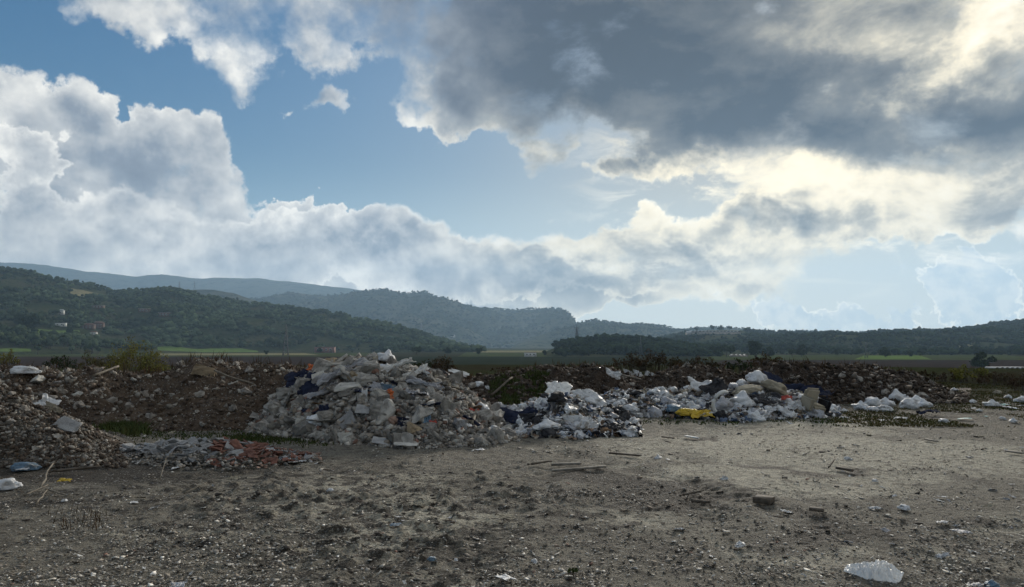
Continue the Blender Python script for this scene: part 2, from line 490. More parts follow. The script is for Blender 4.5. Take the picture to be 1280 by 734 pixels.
def box(cx, cy_, cz, sx_, sy2, sz_):
    V = np.array([(x, y, z) for x in (-.5, .5) for y in (-.5, .5) for z in (-.5, .5)]) * (sx_, sy2, sz_) + (cx, cy_, cz)
    T = np.array([(0, 1, 3, 2), (4, 6, 7, 5), (0, 4, 5, 1), (2, 3, 7, 6), (0, 2, 6, 4), (1, 5, 7, 3)])
    return V, T

def tube(pts, rad, n=6):
    """a tapering tube along points; rad is one radius or a list"""
    pts = [Vector(p) for p in pts]
    rad = rad if hasattr(rad, '__len__') else [rad] * len(pts)
    V = []; T = []
    for i, p in enumerate(pts):
        d = (pts[min(i + 1, len(pts) - 1)] - pts[max(i - 1, 0)]).normalized()
        u = d.orthogonal().normalized(); w = d.cross(u)
        if i and abs(d.z) < 0.9:
            u = d.cross(Vector((0, 0, 1))).normalized(); w = d.cross(u)
        for k in range(n):
            a = 2 * math.pi * k / n
            V.append(p + (u * math.cos(a) + w * math.sin(a)) * rad[i])
    for i in range(len(pts) - 1):
        for k in range(n):
            a = i * n + k; b = i * n + (k + 1) % n
            T += [(a, b, b + n), (a, b + n, a + n)]
    for i0, rev in ((0, True), ((len(pts) - 1) * n, False)):
        for k in range(1, n - 1):
            T.append((i0, i0 + k + 1, i0 + k) if rev else (i0, i0 + k, i0 + k + 1))
    return np.array([v[:] for v in V]), np.array(T)

# ------------------------------------------------------------------ materials
def material(name):
    m = bpy.data.materials.new(name)
    m.use_nodes = True
    t = m.node_tree
    t.nodes.clear()
    n = NT(t)
    b = n.new('ShaderNodeBsdfPrincipled')
    o = n.new('ShaderNodeOutputMaterial')
    t.links.new(b.outputs[0], o.inputs[0])
    return m, n, b

def bump(n, b, h, strength=0.5, dist=0.02):
    u = n.new('ShaderNodeBump')
    u.inputs['Strength'].default_value = strength
    u.inputs['Distance'].default_value = dist
    n.put(u.inputs['Height'], h)
    n.t.links.new(u.outputs[0], b.inputs['Normal'])

def objpos(n):
    return n.new('ShaderNodeNewGeometry').outputs['Position']

def simple(name, base, rough=0.85, var=0.3, scale=6.0, tint=False, rnd=0.0, bmp=0.0, bscale=None, spec=0.3, sheen=0.0, coords='Object'):
    m, n, b = material(name)
    co = n.new('ShaderNodeTexCoord').outputs[coords] if coords != 'World' else objpos(n)
    nz = n.noise(co, scale, 5, 0.6)
    c = n.mix(n.mr(nz, 0.3, 0.7), k10(base, 1 - var), k10(base, 1 + var))
    if tint:
        a = n.new('ShaderNodeAttribute'); a.attribute_name = 'tint'
        c = n.mix(1.0, c, a.outputs['Color'], 'MULTIPLY')
    if rnd:
        oi = n.new('ShaderNodeObjectInfo')
        c = n.vm('SCALE', c, s=n.mr(oi.outputs['Random'], 0, 1, 1 - rnd, 1 + rnd, smooth=False))
    n.put(b.inputs['Base Color'], c)
    b.inputs['Roughness'].default_value = rough
    b.inputs['Specular IOR Level'].default_value = spec
    if bmp:
        bump(n, b, n.noise(co, bscale or scale * 3, 5, 0.65), bmp, 0.02)
    return m

# ------------------------------------------------------------------ ground: one sheet out to the horizon
def ground_material():
    m, n, b = material('earth_ground')
    p = objpos(n)
    flat = n.vm('MULTIPLY', p, (1, 1, 0))
    dist = n.vm('LENGTH', flat)
    near = n.mr(dist, 40, 24)
    wn = n.noisec(flat, 0.6, 3, 0.55)
    wx_, wy_, _ = n.sep(wn)
    x_, y_, _ = n.sep(flat)
    q = n.comb(n.m('ADD', x_, n.m('MULTIPLY', n.m('SUBTRACT', wx_, 0.5), 2.6)), n.m('ADD', y_, n.m('MULTIPLY', n.m('SUBTRACT', wy_, 0.5), 3.6)), 0)
    def patches(lst):
        acc = 0.0
        for (px, py, rx, ry, w) in lst:
            c0 = gp(px, py)
            sxm = rx / F * c0.y
            sym = abs(gp(px, py - ry * 0.7).y - gp(px, py + ry * 0.7).y) / 1.4
            mp = n.new('ShaderNodeMapping', vector_type='TEXTURE')
            n.put(mp.inputs['Vector'], q)
            mp.inputs['Location'].default_value = (c0.x, c0.y, 0)
            mp.inputs['Scale'].default_value = (sxm * 1.3, sym * 1.3, 1)
            g = n.new('ShaderNodeTexGradient', gradient_type='SPHERICAL')
            n.put(g.inputs[0], mp.outputs[0])
            acc = n.m('MULTIPLY_ADD', g.outputs['Fac'], w, acc)
        return acc
    # pale trodden dry silt
    pale = patches([(980, 560, 260, 26, 1.6), (1180, 570, 200, 22, 1.2), (1010, 605, 180, 16, 1.3), (1230, 650, 120, 20, 0.8), (900, 590, 120, 10, 1.0),
                    (800, 640, 110, 22, 0.9), (960, 690, 130, 14, 0.8), (530, 660, 90, 40, 0.9), (450, 610, 160, 30, 0.7), (1100, 680, 180, 16, 0.7), (330, 650, 200, 40, 0.35), (1000, 532, 180, 7, 1.0)])
    damp = patches([(130, 590, 190, 16, 1.5), (60, 630, 140, 26, 0.6), (420, 585, 120, 10, 0.5), (760, 605, 130, 16, 0.9), (700, 690, 110, 26, 0.5), (1030, 660, 90, 16, 1.4),
                    (1180, 640, 90, 10, 0.8), (880, 547, 30, 5, 2.2), (850, 620, 90, 10, 0.9), (980, 585, 150, 5, 1.0), (1170, 590, 130, 6, 0.7), (1170, 520, 200, 8, 0.6)])
    nz1 = n.noise(flat, 1.3, 7, 0.62, 0.4)
    nz2 = n.noise(flat, 9.0, 6, 0.7)
    nz3 = n.noise(flat, 45.0, 5, 0.7)
    pm = n.mr(n.m('ADD', pale, n.m('MULTIPLY', n.m('SUBTRACT', nz1, 0.5), 2.4)), 0.1, 1.0)
    dm = n.mr(n.m('ADD', damp, n.m('MULTIPLY', n.m('SUBTRACT', nz1, 0.53), -2.2)), 0.15, 0.95)
    col = n.mix(pm, (0.215, 0.195, 0.155), (0.47, 0.435, 0.345))
    col = n.mix(dm, col, (0.060, 0.050, 0.038))
    churn = patches([(480, 640, 200, 60, 1.3), (560, 700, 130, 30, 1.0), (380, 600, 220, 25, 0.9), (860, 622, 130, 14, 1.0), (700, 660, 120, 40, 0.7), (230, 640, 200, 40, 0.6), (60, 620, 120, 30, 0.6)])
    fl = n.noise(n.vm('ADD', flat, n.vm('SCALE', wn, s=0.4)), 5.0, 6, 0.62)
    fleck = n.m('MULTIPLY', n.mr(n.m('ADD', fl, n.m('MULTIPLY', churn, 0.05)), 0.545, 0.585), n.mr(churn, -0.2, 0.7, 0.35, 0.9))
    col = n.mix(fleck, col, (0.040, 0.034, 0.027))
    # fine mottling of mud and dust
    col = n.mix(n.mr(nz2, 0.47, 0.66, 0.0, 0.7), col, (0.050, 0.041, 0.032))
    col = n.mix(n.mr(nz3, 0.52, 0.72, 0.0, 0.6), col, (0.34, 0.32, 0.28))
    # crushed stone pressed into the surface
    vo = n.new('ShaderNodeTexVoronoi', feature='F1'); n.put(vo.inputs['Vector'], flat); vo.inputs['Scale'].default_value = 34.0
    vr, vg, vb = n.sep(vo.outputs['Color'])
    grav = n.m('MULTIPLY', n.mr(vo.outputs['Distance'], 0.42, 0.30), n.mr(vr, 0.60, 0.66))
    grav = n.m('MULTIPLY', grav, n.mr(n.noise(flat, 0.9, 5, 0.6), 0.46, 0.60, 0.25, 1.0))
    col = n.mix(grav, col, n.mix(vg, (0.06, 0.055, 0.05), (0.52, 0.50, 0.46)))
    # far land: dull earth with grass
    fz = n.noise(flat, 0.02, 6, 0.6)
    fz2 = n.noise(flat, 0.9, 5, 0.7)
    farc = n.mix(n.mr(fz, 0.42, 0.58), (0.045, 0.038, 0.028), (0.042, 0.052, 0.024))
    farc = n.mix(n.mr(fz2, 0.4, 0.65, 0.0, 0.6), farc, (0.030, 0.030, 0.018))
    gx = n.mr(x_, 5.5, 9.0)
    gy = n.mr(y_, 17.0, 20.0)
    grassy = n.m('MULTIPLY', n.m('MULTIPLY', gx, gy), 0.75)
    near = n.m('MULTIPLY', near, n.m('SUBTRACT', 1.0, n.m('MULTIPLY', grassy, n.mr(nz2, 0.35, 0.6))))
    col = n.mix(near, farc, col)
    n.put(b.inputs['Base Color'], col)
    n.put(b.inputs['Roughness'], n.m('SUBTRACT', 0.96, n.m('MULTIPLY', dm, 0.06)))
    n.put(b.inputs['Specular IOR Level'], n.mr(dist, 30, 12, 0.0, 0.18))
    hgt = n.m('ADD', n.m('MULTIPLY', nz2, 1.0), n.m('ADD', n.m('MULTIPLY', nz3, 0.35), n.m('MULTIPLY', grav, 0.25)))
    bump(n, b, hgt, 1.0, 0.09)
    return m

M_ground = ground_material()

def ground_h(x, y):
    """height of the trodden yard: ruts, clods and humps, level further out"""
    r = np.hypot(x, y)
    fade = np.clip((34 - r) / 14, 0, 1)
    h = 0.05 * fbm(x * 0.35, y * 0.35, 3, 0.5, 11)
    # two wheel ruts and an old tyre arc
    for k, (a, off) in enumerate(((0.18, -1.2), (0.18, 0.6), (-0.35, 5.0))):
        d = x - off - a * y + 0.5 * vnoise(y * 0.25, y * 0 + k, 5)
        h = h - 0.022 * np.exp(-(d / 0.2) ** 2) * (0.7 + vnoise(x * 6, y * 14, 9)) + 0.014 * np.exp(-((np.abs(d) - 0.36) / 0.12) ** 2)
    cl = fbm(x * 5.5, y * 5.5, 4, 0.62, 21)
    yy = np.maximum(y, 2.0)
    gx_, gy_ = 640 + F * x / yy, 432.3 + F * CAM_H / yy      # bearings of the churned-up parts
    muddy = 0.16 + 0 * x
    for (mx, my, rx, ry, w) in ((480, 640, 190, 60, 0.8), (560, 700, 120, 30, 0.5), (380, 600, 200, 25, 0.4), (860, 622, 110, 12, 0.5), (640, 620, 110, 22, 0.25), (250, 660, 150, 40, 0.3)):
        muddy = muddy + w * np.exp(-((gx_ - mx) / rx) ** 2 - ((gy_ - my) / ry) ** 2)
    muddy = np.clip(muddy * (1 + 1.2 * fbm(x * 0.9 + 3, y * 0.9, 3, 0.5, 31)), 0.05, 1)
    h = h + muddy * (0.065 * np.clip(cl - 0.05, 0, 1) + 0.014 * cl) + 0.010 * fbm(x * 14, y * 14, 2, 0.6, 41)
    k = np.clip((r - 62) / 90, 0, 1)
    return (h * fade) - 0.004 + LOW * k * k * (3 - 2 * k)

def build_ground():
    af = np.radians(np.linspace(-44, 44, 760))
    ar = np.radians(np.linspace(44, 316, 91)[1:-1])
    ang = np.concatenate([af, ar])
    rad = np.concatenate([[0.4, 1.5, 3.0], np.geomspace(4.0, 36, 520), np.geomspace(38, 160, 60), np.geomspace(170, 9600, 50)])
    A, Rr = np.meshgrid(ang, rad)
    X = np.sin(A) * Rr; Y = np.cos(A) * Rr
    Z = ground_h(X, Y)
    V = np.stack([X, Y, Z], -1).reshape(-1, 3)
    na = len(ang); nr = len(rad)
    i = np.arange(nr - 1)[:, None] * na; j = np.arange(na)[None, :]; j2 = (j + 1) % na
    Q = np.stack([i + j, i + na + j, i + na + j2, i + j2], -1).reshape(-1, 4)
    V = np.vstack([V, [[0, 0, 0]]])
    T = np.vstack([np.stack([Q[:, 0], Q[:, 2], Q[:, 1]], -1), np.stack([Q[:, 0], Q[:, 3], Q[:, 2]], -1),
                   np.stack([np.full(na, len(V) - 1), (np.arange(na) + 1) % na, np.arange(na)], -1)])
    T = T[:, [0, 2, 1]] if False else T
    o = mk('ground', V, T, M_ground, smooth=True)
    tag(o, kind='structure')
    return o
build_ground()

# ------------------------------------------------------------------ ridges: a crest line from the photograph's bearings, real distance and height
class Ridge:
    def __init__(self, crest, Yf, Yr, Yb, rough=0.0, power=1.2, seed=1, nscale=1.0, crest_n=0.0):
        self.z0 = LOW if np.min(Yf if not isinstance(Yf, tuple) else Yf[1]) > 200 else 0.0
        c = np.array(crest, float)
        self.px = c[:, 0]; self.py = c[:, 1]
        self.Yf, self.Yr, self.Yb = Yf, Yr, Yb
        self.rough, self.power, self.seed, self.ns, self.cn = rough, power, seed, nscale, crest_n
    def yv(self, v, px):
        return np.interp(px, v[0], v[1]) if isinstance(v, tuple) else np.full(np.shape(px), float(v))
    def pos(self, px, t):
        """t 0 at the front foot, 1 on the crest, 2 at the back foot"""
        px = np.asarray(px, float); t = np.asarray(t, float)
        yf, yr, yb = self.yv(self.Yf, px), self.yv(self.Yr, px), self.yv(self.Yb, px)
        Y = np.where(t < 1, yf + t * (yr - yf), yr + (t - 1) * (yb - yr))
        py = np.interp(px, self.px, self.py)
        xx = (px - 640) / F
        yy = (367 - py) / F
        c, s = math.cos(PITCH), math.sin(PITCH)
        zc = CAM_H + (s + yy * c) / (c - yy * s) * yr
        zc = np.maximum(zc - self.z0, 0)
        X = xx / (c - yy * s) * Y
        k = np.where(t < 1, np.clip(t, 0, 1), np.clip(2 - t, 0, 1))
        prof = np.where(t < 1, k ** self.power, k ** 1.3)
        prof = prof * 0.5 + 0.5 * (1 - np.cos(np.pi * prof)) / 2 if self.power > 1 else 1 - (1 - prof) ** 1.6
        nz = fbm(X * self.ns, Y * self.ns, 5, 0.55, self.seed)
        env = np.sin(np.pi * np.clip(k, 0, 1)) ** 0.7
        Z = zc * prof + self.rough * nz * env * np.clip(zc / (self.rough + 1e-6), 0, 1) + self.cn * fbm(X * self.ns * 4, Y * self.ns * 4, 4, 0.6, self.seed + 9) * np.clip(k * 3, 0, 1) * (zc > 0.02)
        return np.stack([X, Y, self.z0 + Z - 0.06 * (k <= 0) * self.rough], -1)
    def mesh(self, name, mat, nx=300, nt=60, ext=None, smooth=True):
        px = np.linspace(self.px[0], self.px[-1], nx)
        t = np.concatenate([np.linspace(0, 1, nt), np.linspace(1, 2, max(6, nt // 3))[1:]])
        PX, TT = np.meshgrid(px, t)
        V = self.pos(PX, TT)
        V[0, :, 2] -= 0.1; V[-1, :, 2] -= 0.1
        V = V.reshape(-1, 3)
        i = np.arange(len(t) - 1)[:, None] * nx; j = np.arange(nx - 1)[None, :]
        Q = np.stack([i + j, i + j + 1, i + nx + j + 1, i + nx + j], -1).reshape(-1, 4)
        return mk(name, V, Q, mat, smooth=smooth)

def hill_material(name, c1, c2, c3, scale, clear=None, spots=0.0):
    m, n, b = material(name)
    p = objpos(n)
    a = n.noise(p, scale, 6, 0.6)
    s = n.noise(p, scale * 9, 5, 0.7)
    c = n.mix(n.mr(a, 0.38, 0.62), c1, c2)
    c = n.mix(n.mr(s, 0.50, 0.64), c, c3)
    n.put(b.inputs['Base Color'], c)
    b.inputs['Roughness'].default_value = 1.0
    b.inputs['Specular IOR Level'].default_value = 0.0
    bump(n, b, s, 1.0, 0.5 / scale * 0.1)
    return m

M_far = hill_material('mountain_scrub', (0.05, 0.062, 0.04), (0.10, 0.105, 0.075), (0.03, 0.042, 0.026), 0.0012)
M_mid = hill_material('hillside_scrub', (0.045, 0.06, 0.033), (0.115, 0.115, 0.075), (0.022, 0.034, 0.018), 0.0035)
M_olive = hill_material('grove_soil', (0.045, 0.056, 0.026), (0.072, 0.072, 0.040), (0.030, 0.040, 0.018), 0.012)

r_far = Ridge([(-700, 350), (-300, 322), (-100, 326), (0, 328), (60, 331), (110, 340), (150, 344), (172, 347), (200, 343), (240, 348), (280, 347), (330, 349), (400, 357), (436, 361), (520, 372), (640, 392), (760, 410), (900, 428)],
              5800, 8000, 9200, 110, 1.3, 3, 0.0008, 18)
tag(r_far.mesh('mountain_range', M_far, 260, 40), kind='structure')
r_mid = Ridge([(160, 395), (240, 384), (320, 374), (345, 369), (362, 366), (380, 368), (400, 370), (440, 366), (470, 366), (500, 369), (535, 370), (548, 374), (562, 381), (585, 383), (605, 385), (625, 387), (655, 387), (680, 388), (700, 392), (712, 398), (718, 405), (722, 412), (730, 432), (760, 435)],
              3200, 5200, 7000, 200, 1.25, 5, 0.0022, 12)
tag(r_mid.mesh('wooded_hills', M_mid, 360, 60), kind='structure')
r_mid2 = Ridge([(640, 432), (700, 412), (716, 407), (726, 403), (745, 401), (765, 404), (785, 406), (805, 405), (825, 408), (845, 411), (870, 410), (900, 409), (930, 411), (960, 414), (1100, 416), (1200, 425), (1300, 436)],
               2700, 4000, 5200, 50, 1.2, 6, 0.002, 5)
tag(r_mid2.mesh('low_hills', M_mid, 300, 50), kind='structure')
r_bump = Ridge([(150, 372), (200, 366), (235, 363), (265, 362), (290, 366), (320, 376), (360, 392), (400, 410)], 2800, 3500, 4200, 20, 1.2, 8, 0.003, 4)
tag(r_bump.mesh('round_hill', M_mid, 80, 30), kind='structure')
r_left = Ridge([(-500, 300), (-250, 312), (-100, 326), (0, 337), (30, 341), (60, 348), (100, 353), (130, 361), (145, 366), (180, 364), (210, 363), (232, 366), (265, 371), (300, 378), (350, 384), (400, 391), (440, 399), (470, 405), (510, 414), (540, 422), (565, 431), (585, 436), (600, 438)],
               (np.array([-500, 0, 300, 600]), np.array([700, 800, 1060, 1150.])), (np.array([-500, 0, 300, 600]), np.array([1800, 1800, 1900, 1600.])), 2700, 26, 1.12, 12, 0.0035, 3)
tag(r_left.mesh('olive_hill', M_olive, 420, 110), kind='structure')
r_knoll = Ridge([(672, 446), (690, 437), (705, 430.5), (725, 427), (750, 424), (775, 423), (800, 426), (825, 429), (850, 433), (880, 436), (900, 437)], 690, 1000, 1350, 5, 1.1, 14, 0.01, 1)
tag(r_knoll.mesh('wooded_knoll', M_olive, 160, 40), kind='structure')
r_right = Ridge([(770, 434), (830, 422), (860, 415), (900, 412), (930, 413), (960, 417), (1000, 418), (1040, 417), (1080, 420), (1110, 417), (1150, 415), (1180, 415), (1210, 412), (1240, 407), (1280, 403), (1400, 394), (1700, 385), (2000, 400)],
                (np.array([770, 1000, 1280, 2000]), np.array([1250, 820, 760, 650.])), (np.array([770, 1000, 1280, 2000]), np.array([2300, 2100, 1900, 1700.])), 3100, 30, 1.15, 17, 0.003, 3)
tag(r_right.mesh('grove_hills', M_olive, 420, 100), kind='structure')

def project(p):
    c, s = math.cos(PITCH), math.sin(PITCH)
    z = p[:, 2] - CAM_H
    f = p[:, 1] * c + z * s
    u = -p[:, 1] * s + z * c
    return 640 + F * p[:, 0] / f, 367 - F * u / f

def hill_patch(name, ridge, px0, px1, t0, t1, mat, up=0.35):
    px, t = np.meshgrid(np.linspace(px0, px1, 24), np.linspace(t0, t1, 12))
    V = ridge.pos(px, t) + np.array([0, 0, up])
    V[0, :, 2] -= 0.6; V[-1, :, 2] -= 0.6; V[:, 0, 2] -= 0.6; V[:, -1, 2] -= 0.6
    V = V.reshape(-1, 3)
    i = np.arange(11)[:, None] * 24; j = np.arange(23)[None, :]
    return tag(mk(name, V, np.stack([i + j, i + j + 1, i + 25 + j, i + 24 + j], -1).reshape(-1, 4), mat, smooth=True), kind='structure')
def t_at(ridge, px, py):
    t = np.linspace(0, 1, 400); return t[int(np.argmin(abs(project(ridge.pos(np.full(400, float(px)), t))[1] - py)))]

# ------------------------------------------------------------------ fields beyond the yard
def field_sheet(name, quad, mat, z):
    """quad: corners as picture bearings on level ground"""
    P_ = [gpf(*q) for q in quad]
    V = np.array([(p.x, p.y, LOW + z) for p in P_])
    return tag(mk(name, V, np.array([[0, 1, 2, 3]]), mat), kind='structure')

def field_material(name, c1, c2, sc=0.2, stripe=None):
    m, n, b = material(name)
    p = objpos(n)
    a = n.noise(p, sc, 6, 0.65)
    c = n.mix(n.mr(a, 0.35, 0.65), c1, c2)
    s = n.noise(n.vm('MULTIPLY', p, (0.02, 1.0, 1.0)), 0.12, 4, 0.6)
    c = n.mix(n.mr(s, 0.48, 0.66, 0.0, 0.5), c, k10(c2, 0.6))
    n.put(b.inputs['Base Color'], c)
    b.inputs['Roughness'].default_value = 1.0
    b.inputs['Specular IOR Level'].default_value = 0.0
    bump(n, b, n.noise(p, 2.0, 4, 0.6), 0.5, 0.2)
    return m
M_plough = field_material('ploughed_soil', (0.032, 0.024, 0.020), (0.050, 0.037, 0.030), 0.15)
M_green = field_material('young_crop', (0.14, 0.20, 0.055), (0.10, 0.15, 0.045), 0.1)
M_dull = field_material('rough_pasture', (0.075, 0.09, 0.035), (0.05, 0.06, 0.03), 0.06)
M_straw = field_material('dry_stubble', (0.26, 0.23, 0.13), (0.18, 0.165, 0.09), 0.06)
M_darkcrop = field_material('dark_crop', (0.022, 0.029, 0.017), (0.030, 0.036, 0.022), 0.05)
field_sheet('ploughed_field', [(-900, 470), (640, 470), (520, 445.8), (-300, 446.2)], M_plough, 0.03)
field_sheet('dark_crop_field', [(470, 457.5), (905, 457.5), (870, 446.2), (500, 446.0)], M_darkcrop, 0.06)
field_sheet('right_ploughed_field', [(860, 468), (2000, 468), (1500, 450.5), (905, 450.2)], M_plough, 0.06)
field_sheet('pasture', [(-300, 446.2), (480, 445.8), (480, 441.2), (-200, 442.6)], M_dull, 0.09)
field_sheet('stubble_field', [(195, 444.6), (400, 444.0), (380, 441.6), (200, 442.0)], M_straw, 0.15)
field_sheet('valley_pasture', [(572, 446.0), (705, 446.0), (700, 436.8), (590, 436.8)], M_dull, 0.09)
field_sheet('valley_crop_field', [(590, 440.8), (690, 440.8), (690, 438.4), (600, 438.4)], M_straw, 0.2)
field_sheet('right_pasture', [(880, 450.0), (1330, 450.3), (1250, 443.5), (890, 444.0)], M_dull, 0.09)
field_sheet('right_crop_field', [(1068, 449.4), (1165, 449.6), (1150, 444.8), (1080, 444.8)], M_green, 0.15)
hill_patch('crop_field', r_left, 198, 325, t_at(r_left, 260, 440.6), t_at(r_left, 260, 435.6), M_green, 0.5)
hill_patch('hill_meadow', r_left, 46, 103, t_at(r_left, 75, 421), t_at(r_left, 75, 412.5), M_green)
hill_patch('hill_clearing', r_left, -20, 44, t_at(r_left, 10, 440), t_at(r_left, 10, 435.5), M_green)
hill_patch('hill_terrace', r_left, 88, 134, t_at(r_left, 110, 372), t_at(r_left, 110, 364), M_straw, 0.6)
hill_patch('hill_track', r_right, 1195, 1215, t_at(r_right, 1205, 434), t_at(r_right, 1205, 431), M_straw, 1.0)

# ------------------------------------------------------------------ haze over the valley
hm = bpy.data.materials.new('valley_haze')
hm.use_nodes = True
hm.node_tree.nodes.clear()
hv = hm.node_tree.nodes.new('ShaderNodeVolumePrincipled')
hv.inputs['Color'].default_value = (0.50, 0.74, 1.0, 1)
hv.inputs['Density'].default_value = 0.00008
hv.inputs['Anisotropy'].default_value = 0.25
ho = hm.node_tree.nodes.new('ShaderNodeOutputMaterial')
hm.node_tree.links.new(hv.outputs[0], ho.inputs['Volume'])
hb = mk('haze', *box(0, 0, 502, 19400, 19400, 1030), hm)
tag(hb, 'pale blue haze lying over the whole valley and its far hills', 'haze', kind='stuff')

# ------------------------------------------------------------------ trees
def leaf_material(name, c1, c2, trans=0.25):
    m, n, b = material(name)
    a = n.new('ShaderNodeAttribute'); a.attribute_name = 'tint'
    p = n.new('ShaderNodeTexCoord').outputs['Object']
    oi = n.new('ShaderNodeObjectInfo')
    c = n.mix(n.mr(n.noise(p, 1.3, 4, 0.6), 0.35, 0.65), c1, c2)
    c = n.mix(1.0, c, a.outputs['Color'], 'MULTIPLY')
    c = n.vm('SCALE', c, s=n.mr(oi.outputs['Random'], 0, 1, 0.85, 1.1, smooth=False))
    n.put(b.inputs['Base Color'], c)
    b.inputs['Roughness'].default_value = 1.0
    b.inputs['Specular IOR Level'].default_value = 0.0
    return m
M_leaf_olive = leaf_material('olive_foliage', (0.048, 0.068, 0.034), (0.078, 0.100, 0.056))
M_leaf_dark = leaf_material('dark_foliage', (0.030, 0.043, 0.022), (0.044, 0.060, 0.029))
M_leaf_yellow = leaf_material('yellowing_foliage', (0.22, 0.20, 0.05), (0.13, 0.135, 0.045))
M_leaf_brown = leaf_material('dry_reddish_foliage', (0.090, 0.055, 0.035), (0.060, 0.050, 0.030))
M_leaf_grass = leaf_material('weed_foliage', (0.052, 0.075, 0.028), (0.078, 0.098, 0.042))
M_bark = simple('bark', (0.075, 0.06, 0.045), 0.95, 0.4, 8, bmp=0.6)

IV1, IT1 = ico(1)
IV2, IT2 = ico(2)

def puff_crown(seed, n=5, sub=1):
    """a low crown of several ragged clumps, for trees a few pixels across; fits a unit radius"""
    r = np.random.default_rng(seed)
    acc = Acc()
    base = (IV1, IT1) if sub == 1 else (IV2, IT2)
    for k in range(n):
        V = base[0].copy()
        V *= (1 + r.uniform(-0.3, 0.3, (len(V), 1)))
        s = r.uniform(0.38, 0.62)
        c = r.normal(0, 0.33, 3) * (1, 1, 0.55)
        g = r.uniform(0.75, 1.25)
        acc.add(V * s * (1, 1, 0.85) @ rotm(*r.uniform(0, 6, 3)).T + c, base[1], (g, g, g))
    return np.vstack(acc.V), np.vstack(acc.T), np.vstack(acc.C)

CROWNS = [puff_crown(100 + i) for i in range(10)]

def leafy(seed, centres, radii, nleaf, size, jitter=0.35, flat=0.8):
    """leaf sized faces spread through several clumps"""
    r = np.random.default_rng(seed)
    Vs = []; Ts = []; Cs = []
    centres = np.array(centres, float); radii = np.array(radii, float)
    w = radii ** 2.2; w /= w.sum()
    k = r.choice(len(centres), nleaf, p=w)
    d = r.normal(0, 1, (nleaf, 3)); d /= np.linalg.norm(d, axis=1)[:, None]
    rr = r.uniform(0.35, 1.0, nleaf) ** 0.6 * (1 + r.normal(0, 0.12, nleaf))
    c = centres[k] + d * (radii[k] * rr)[:, None] * (1, 1, flat)
    u = r.normal(0, 1, (nleaf, 3)); u /= np.linalg.norm(u, axis=1)[:, None]
    v = np.cross(u, r.normal(0, 1, (nleaf, 3))); v /= np.linalg.norm(v, axis=1)[:, None]
    s = size * r.uniform(0.5, 1.4, nleaf)[:, None]
    P0 = c - u * s; P1 = c + v * s * 0.55; P2 = c + u * s; P3 = c - v * s * 0.55
    V = np.stack([P0, P1, P2, P3], 1).reshape(-1, 3)
    i = np.arange(nleaf)[:, None] * 4
    T = np.vstack([i + [0, 1, 2], i + [0, 2, 3]])
    g = (0.7 + 0.6 * r.random(len(centres)))[k] * r.uniform(0.8, 1.2, nleaf)
    Cc = np.repeat(np.stack([g, g, g * r.uniform(0.8, 1.1, nleaf)], -1), 4, 0)
    return V, T, Cc

def trunk_mesh(h, r0, seed, limbs=4, spread=0.5):
    r = np.random.default_rng(seed)
    acc = Acc()
    top = np.array([r.normal(0, 0.05) * h, r.normal(0, 0.05) * h, h * 0.55])
    acc.add(*tube([(0, 0, -0.1), top * 0.5 + r.normal(0, 0.02, 3) * h, top], [r0, r0 * 0.75, r0 * 0.6], 7))
    for k in range(limbs):
        a = 2 * math.pi * (k + r.random() * 0.6) / limbs
        e = top + np.array([math.cos(a) * spread * h * 0.6, math.sin(a) * spread * h * 0.6, h * r.uniform(0.2, 0.38)])
        acc.add(*tube([top * r.uniform(0.8, 1.0), (top + e) / 2 + (0, 0, 0.04 * h), e], [r0 * 0.5, r0 * 0.33, r0 * 0.12], 5))
    return np.vstack(acc.V), np.vstack(acc.T)

def copy_tree(o, parent=None):
    c = o.copy(); C.objects.link(c); c.parent = parent
    for ch in [q for q in bpy.data.objects if q.parent == o] if o.type == 'EMPTY' else ():
        copy_tree(ch, c)
    return c

def make_copier(root):
    kids = [q for q in C.objects if q.parent == root]
    state = {'used': False}
    def put(loc, rz, sc, label, group=None, cat=None):
        if not state['used']:
            o = root; state['used'] = True
        else:
            o = root.copy(); C.objects.link(o)
            for ch in kids:
                c = ch.copy(); C.objects.link(c); c.parent = o
        o.location = loc; o.rotation_euler = (0, 0, rz)
        o.scale = sc if hasattr(sc, '__len__') else (sc, sc, sc)
        o['label'] = label
        if group: o['group'] = group
        return o
    return put

def tree_source(name, cat, crown, trunk, lm):
    root = empty(name); root['category'] = cat
    mk('trunk', trunk[0], trunk[1], M_bark, root)
    mk('crown', crown[0], crown[1], lm, root, tint=crown[2])
    return make_copier(root)

olive_src = []
for i in range(5):
    V, T, Cc = puff_crown(300 + i, 7, 1)
    V = V * (2.0, 2.0, 1.75) + (0, 0, 2.6)
    olive_src.append(tree_source('olive_tree', 'tree', (V, T, Cc), trunk_mesh(3.0, 0.22, i), M_leaf_olive))

# hillside groves: bearings and depth spread over the hill fronts, the nearest ones as trees of their own
def scatter_grove(ridge, count, px0, px1, size, seed, keep=None, tmax=1.03):
    r = np.random.default_rng(seed)
    px = r.uniform(px0, px1, count * 3); t = r.uniform(0.0, tmax, count * 3) ** 0.85
    p = ridge.pos(px, t)
    d = fbm(p[:, 0] * 0.02, p[:, 1] * 0.02, 3, 0.5, seed)
    ok = (r.uniform(-0.30, 0.30, len(px)) < d * 1.6 + 0.10) & (p[:, 2] > LOW - 0.5)
    if keep is not None: ok &= keep(px, p)
    idx = np.nonzero(ok)[0][:count]
    s = size * (0.45 + 1.35 * r.random(len(idx)) ** 1.7)
    return p[idx], s, px[idx]

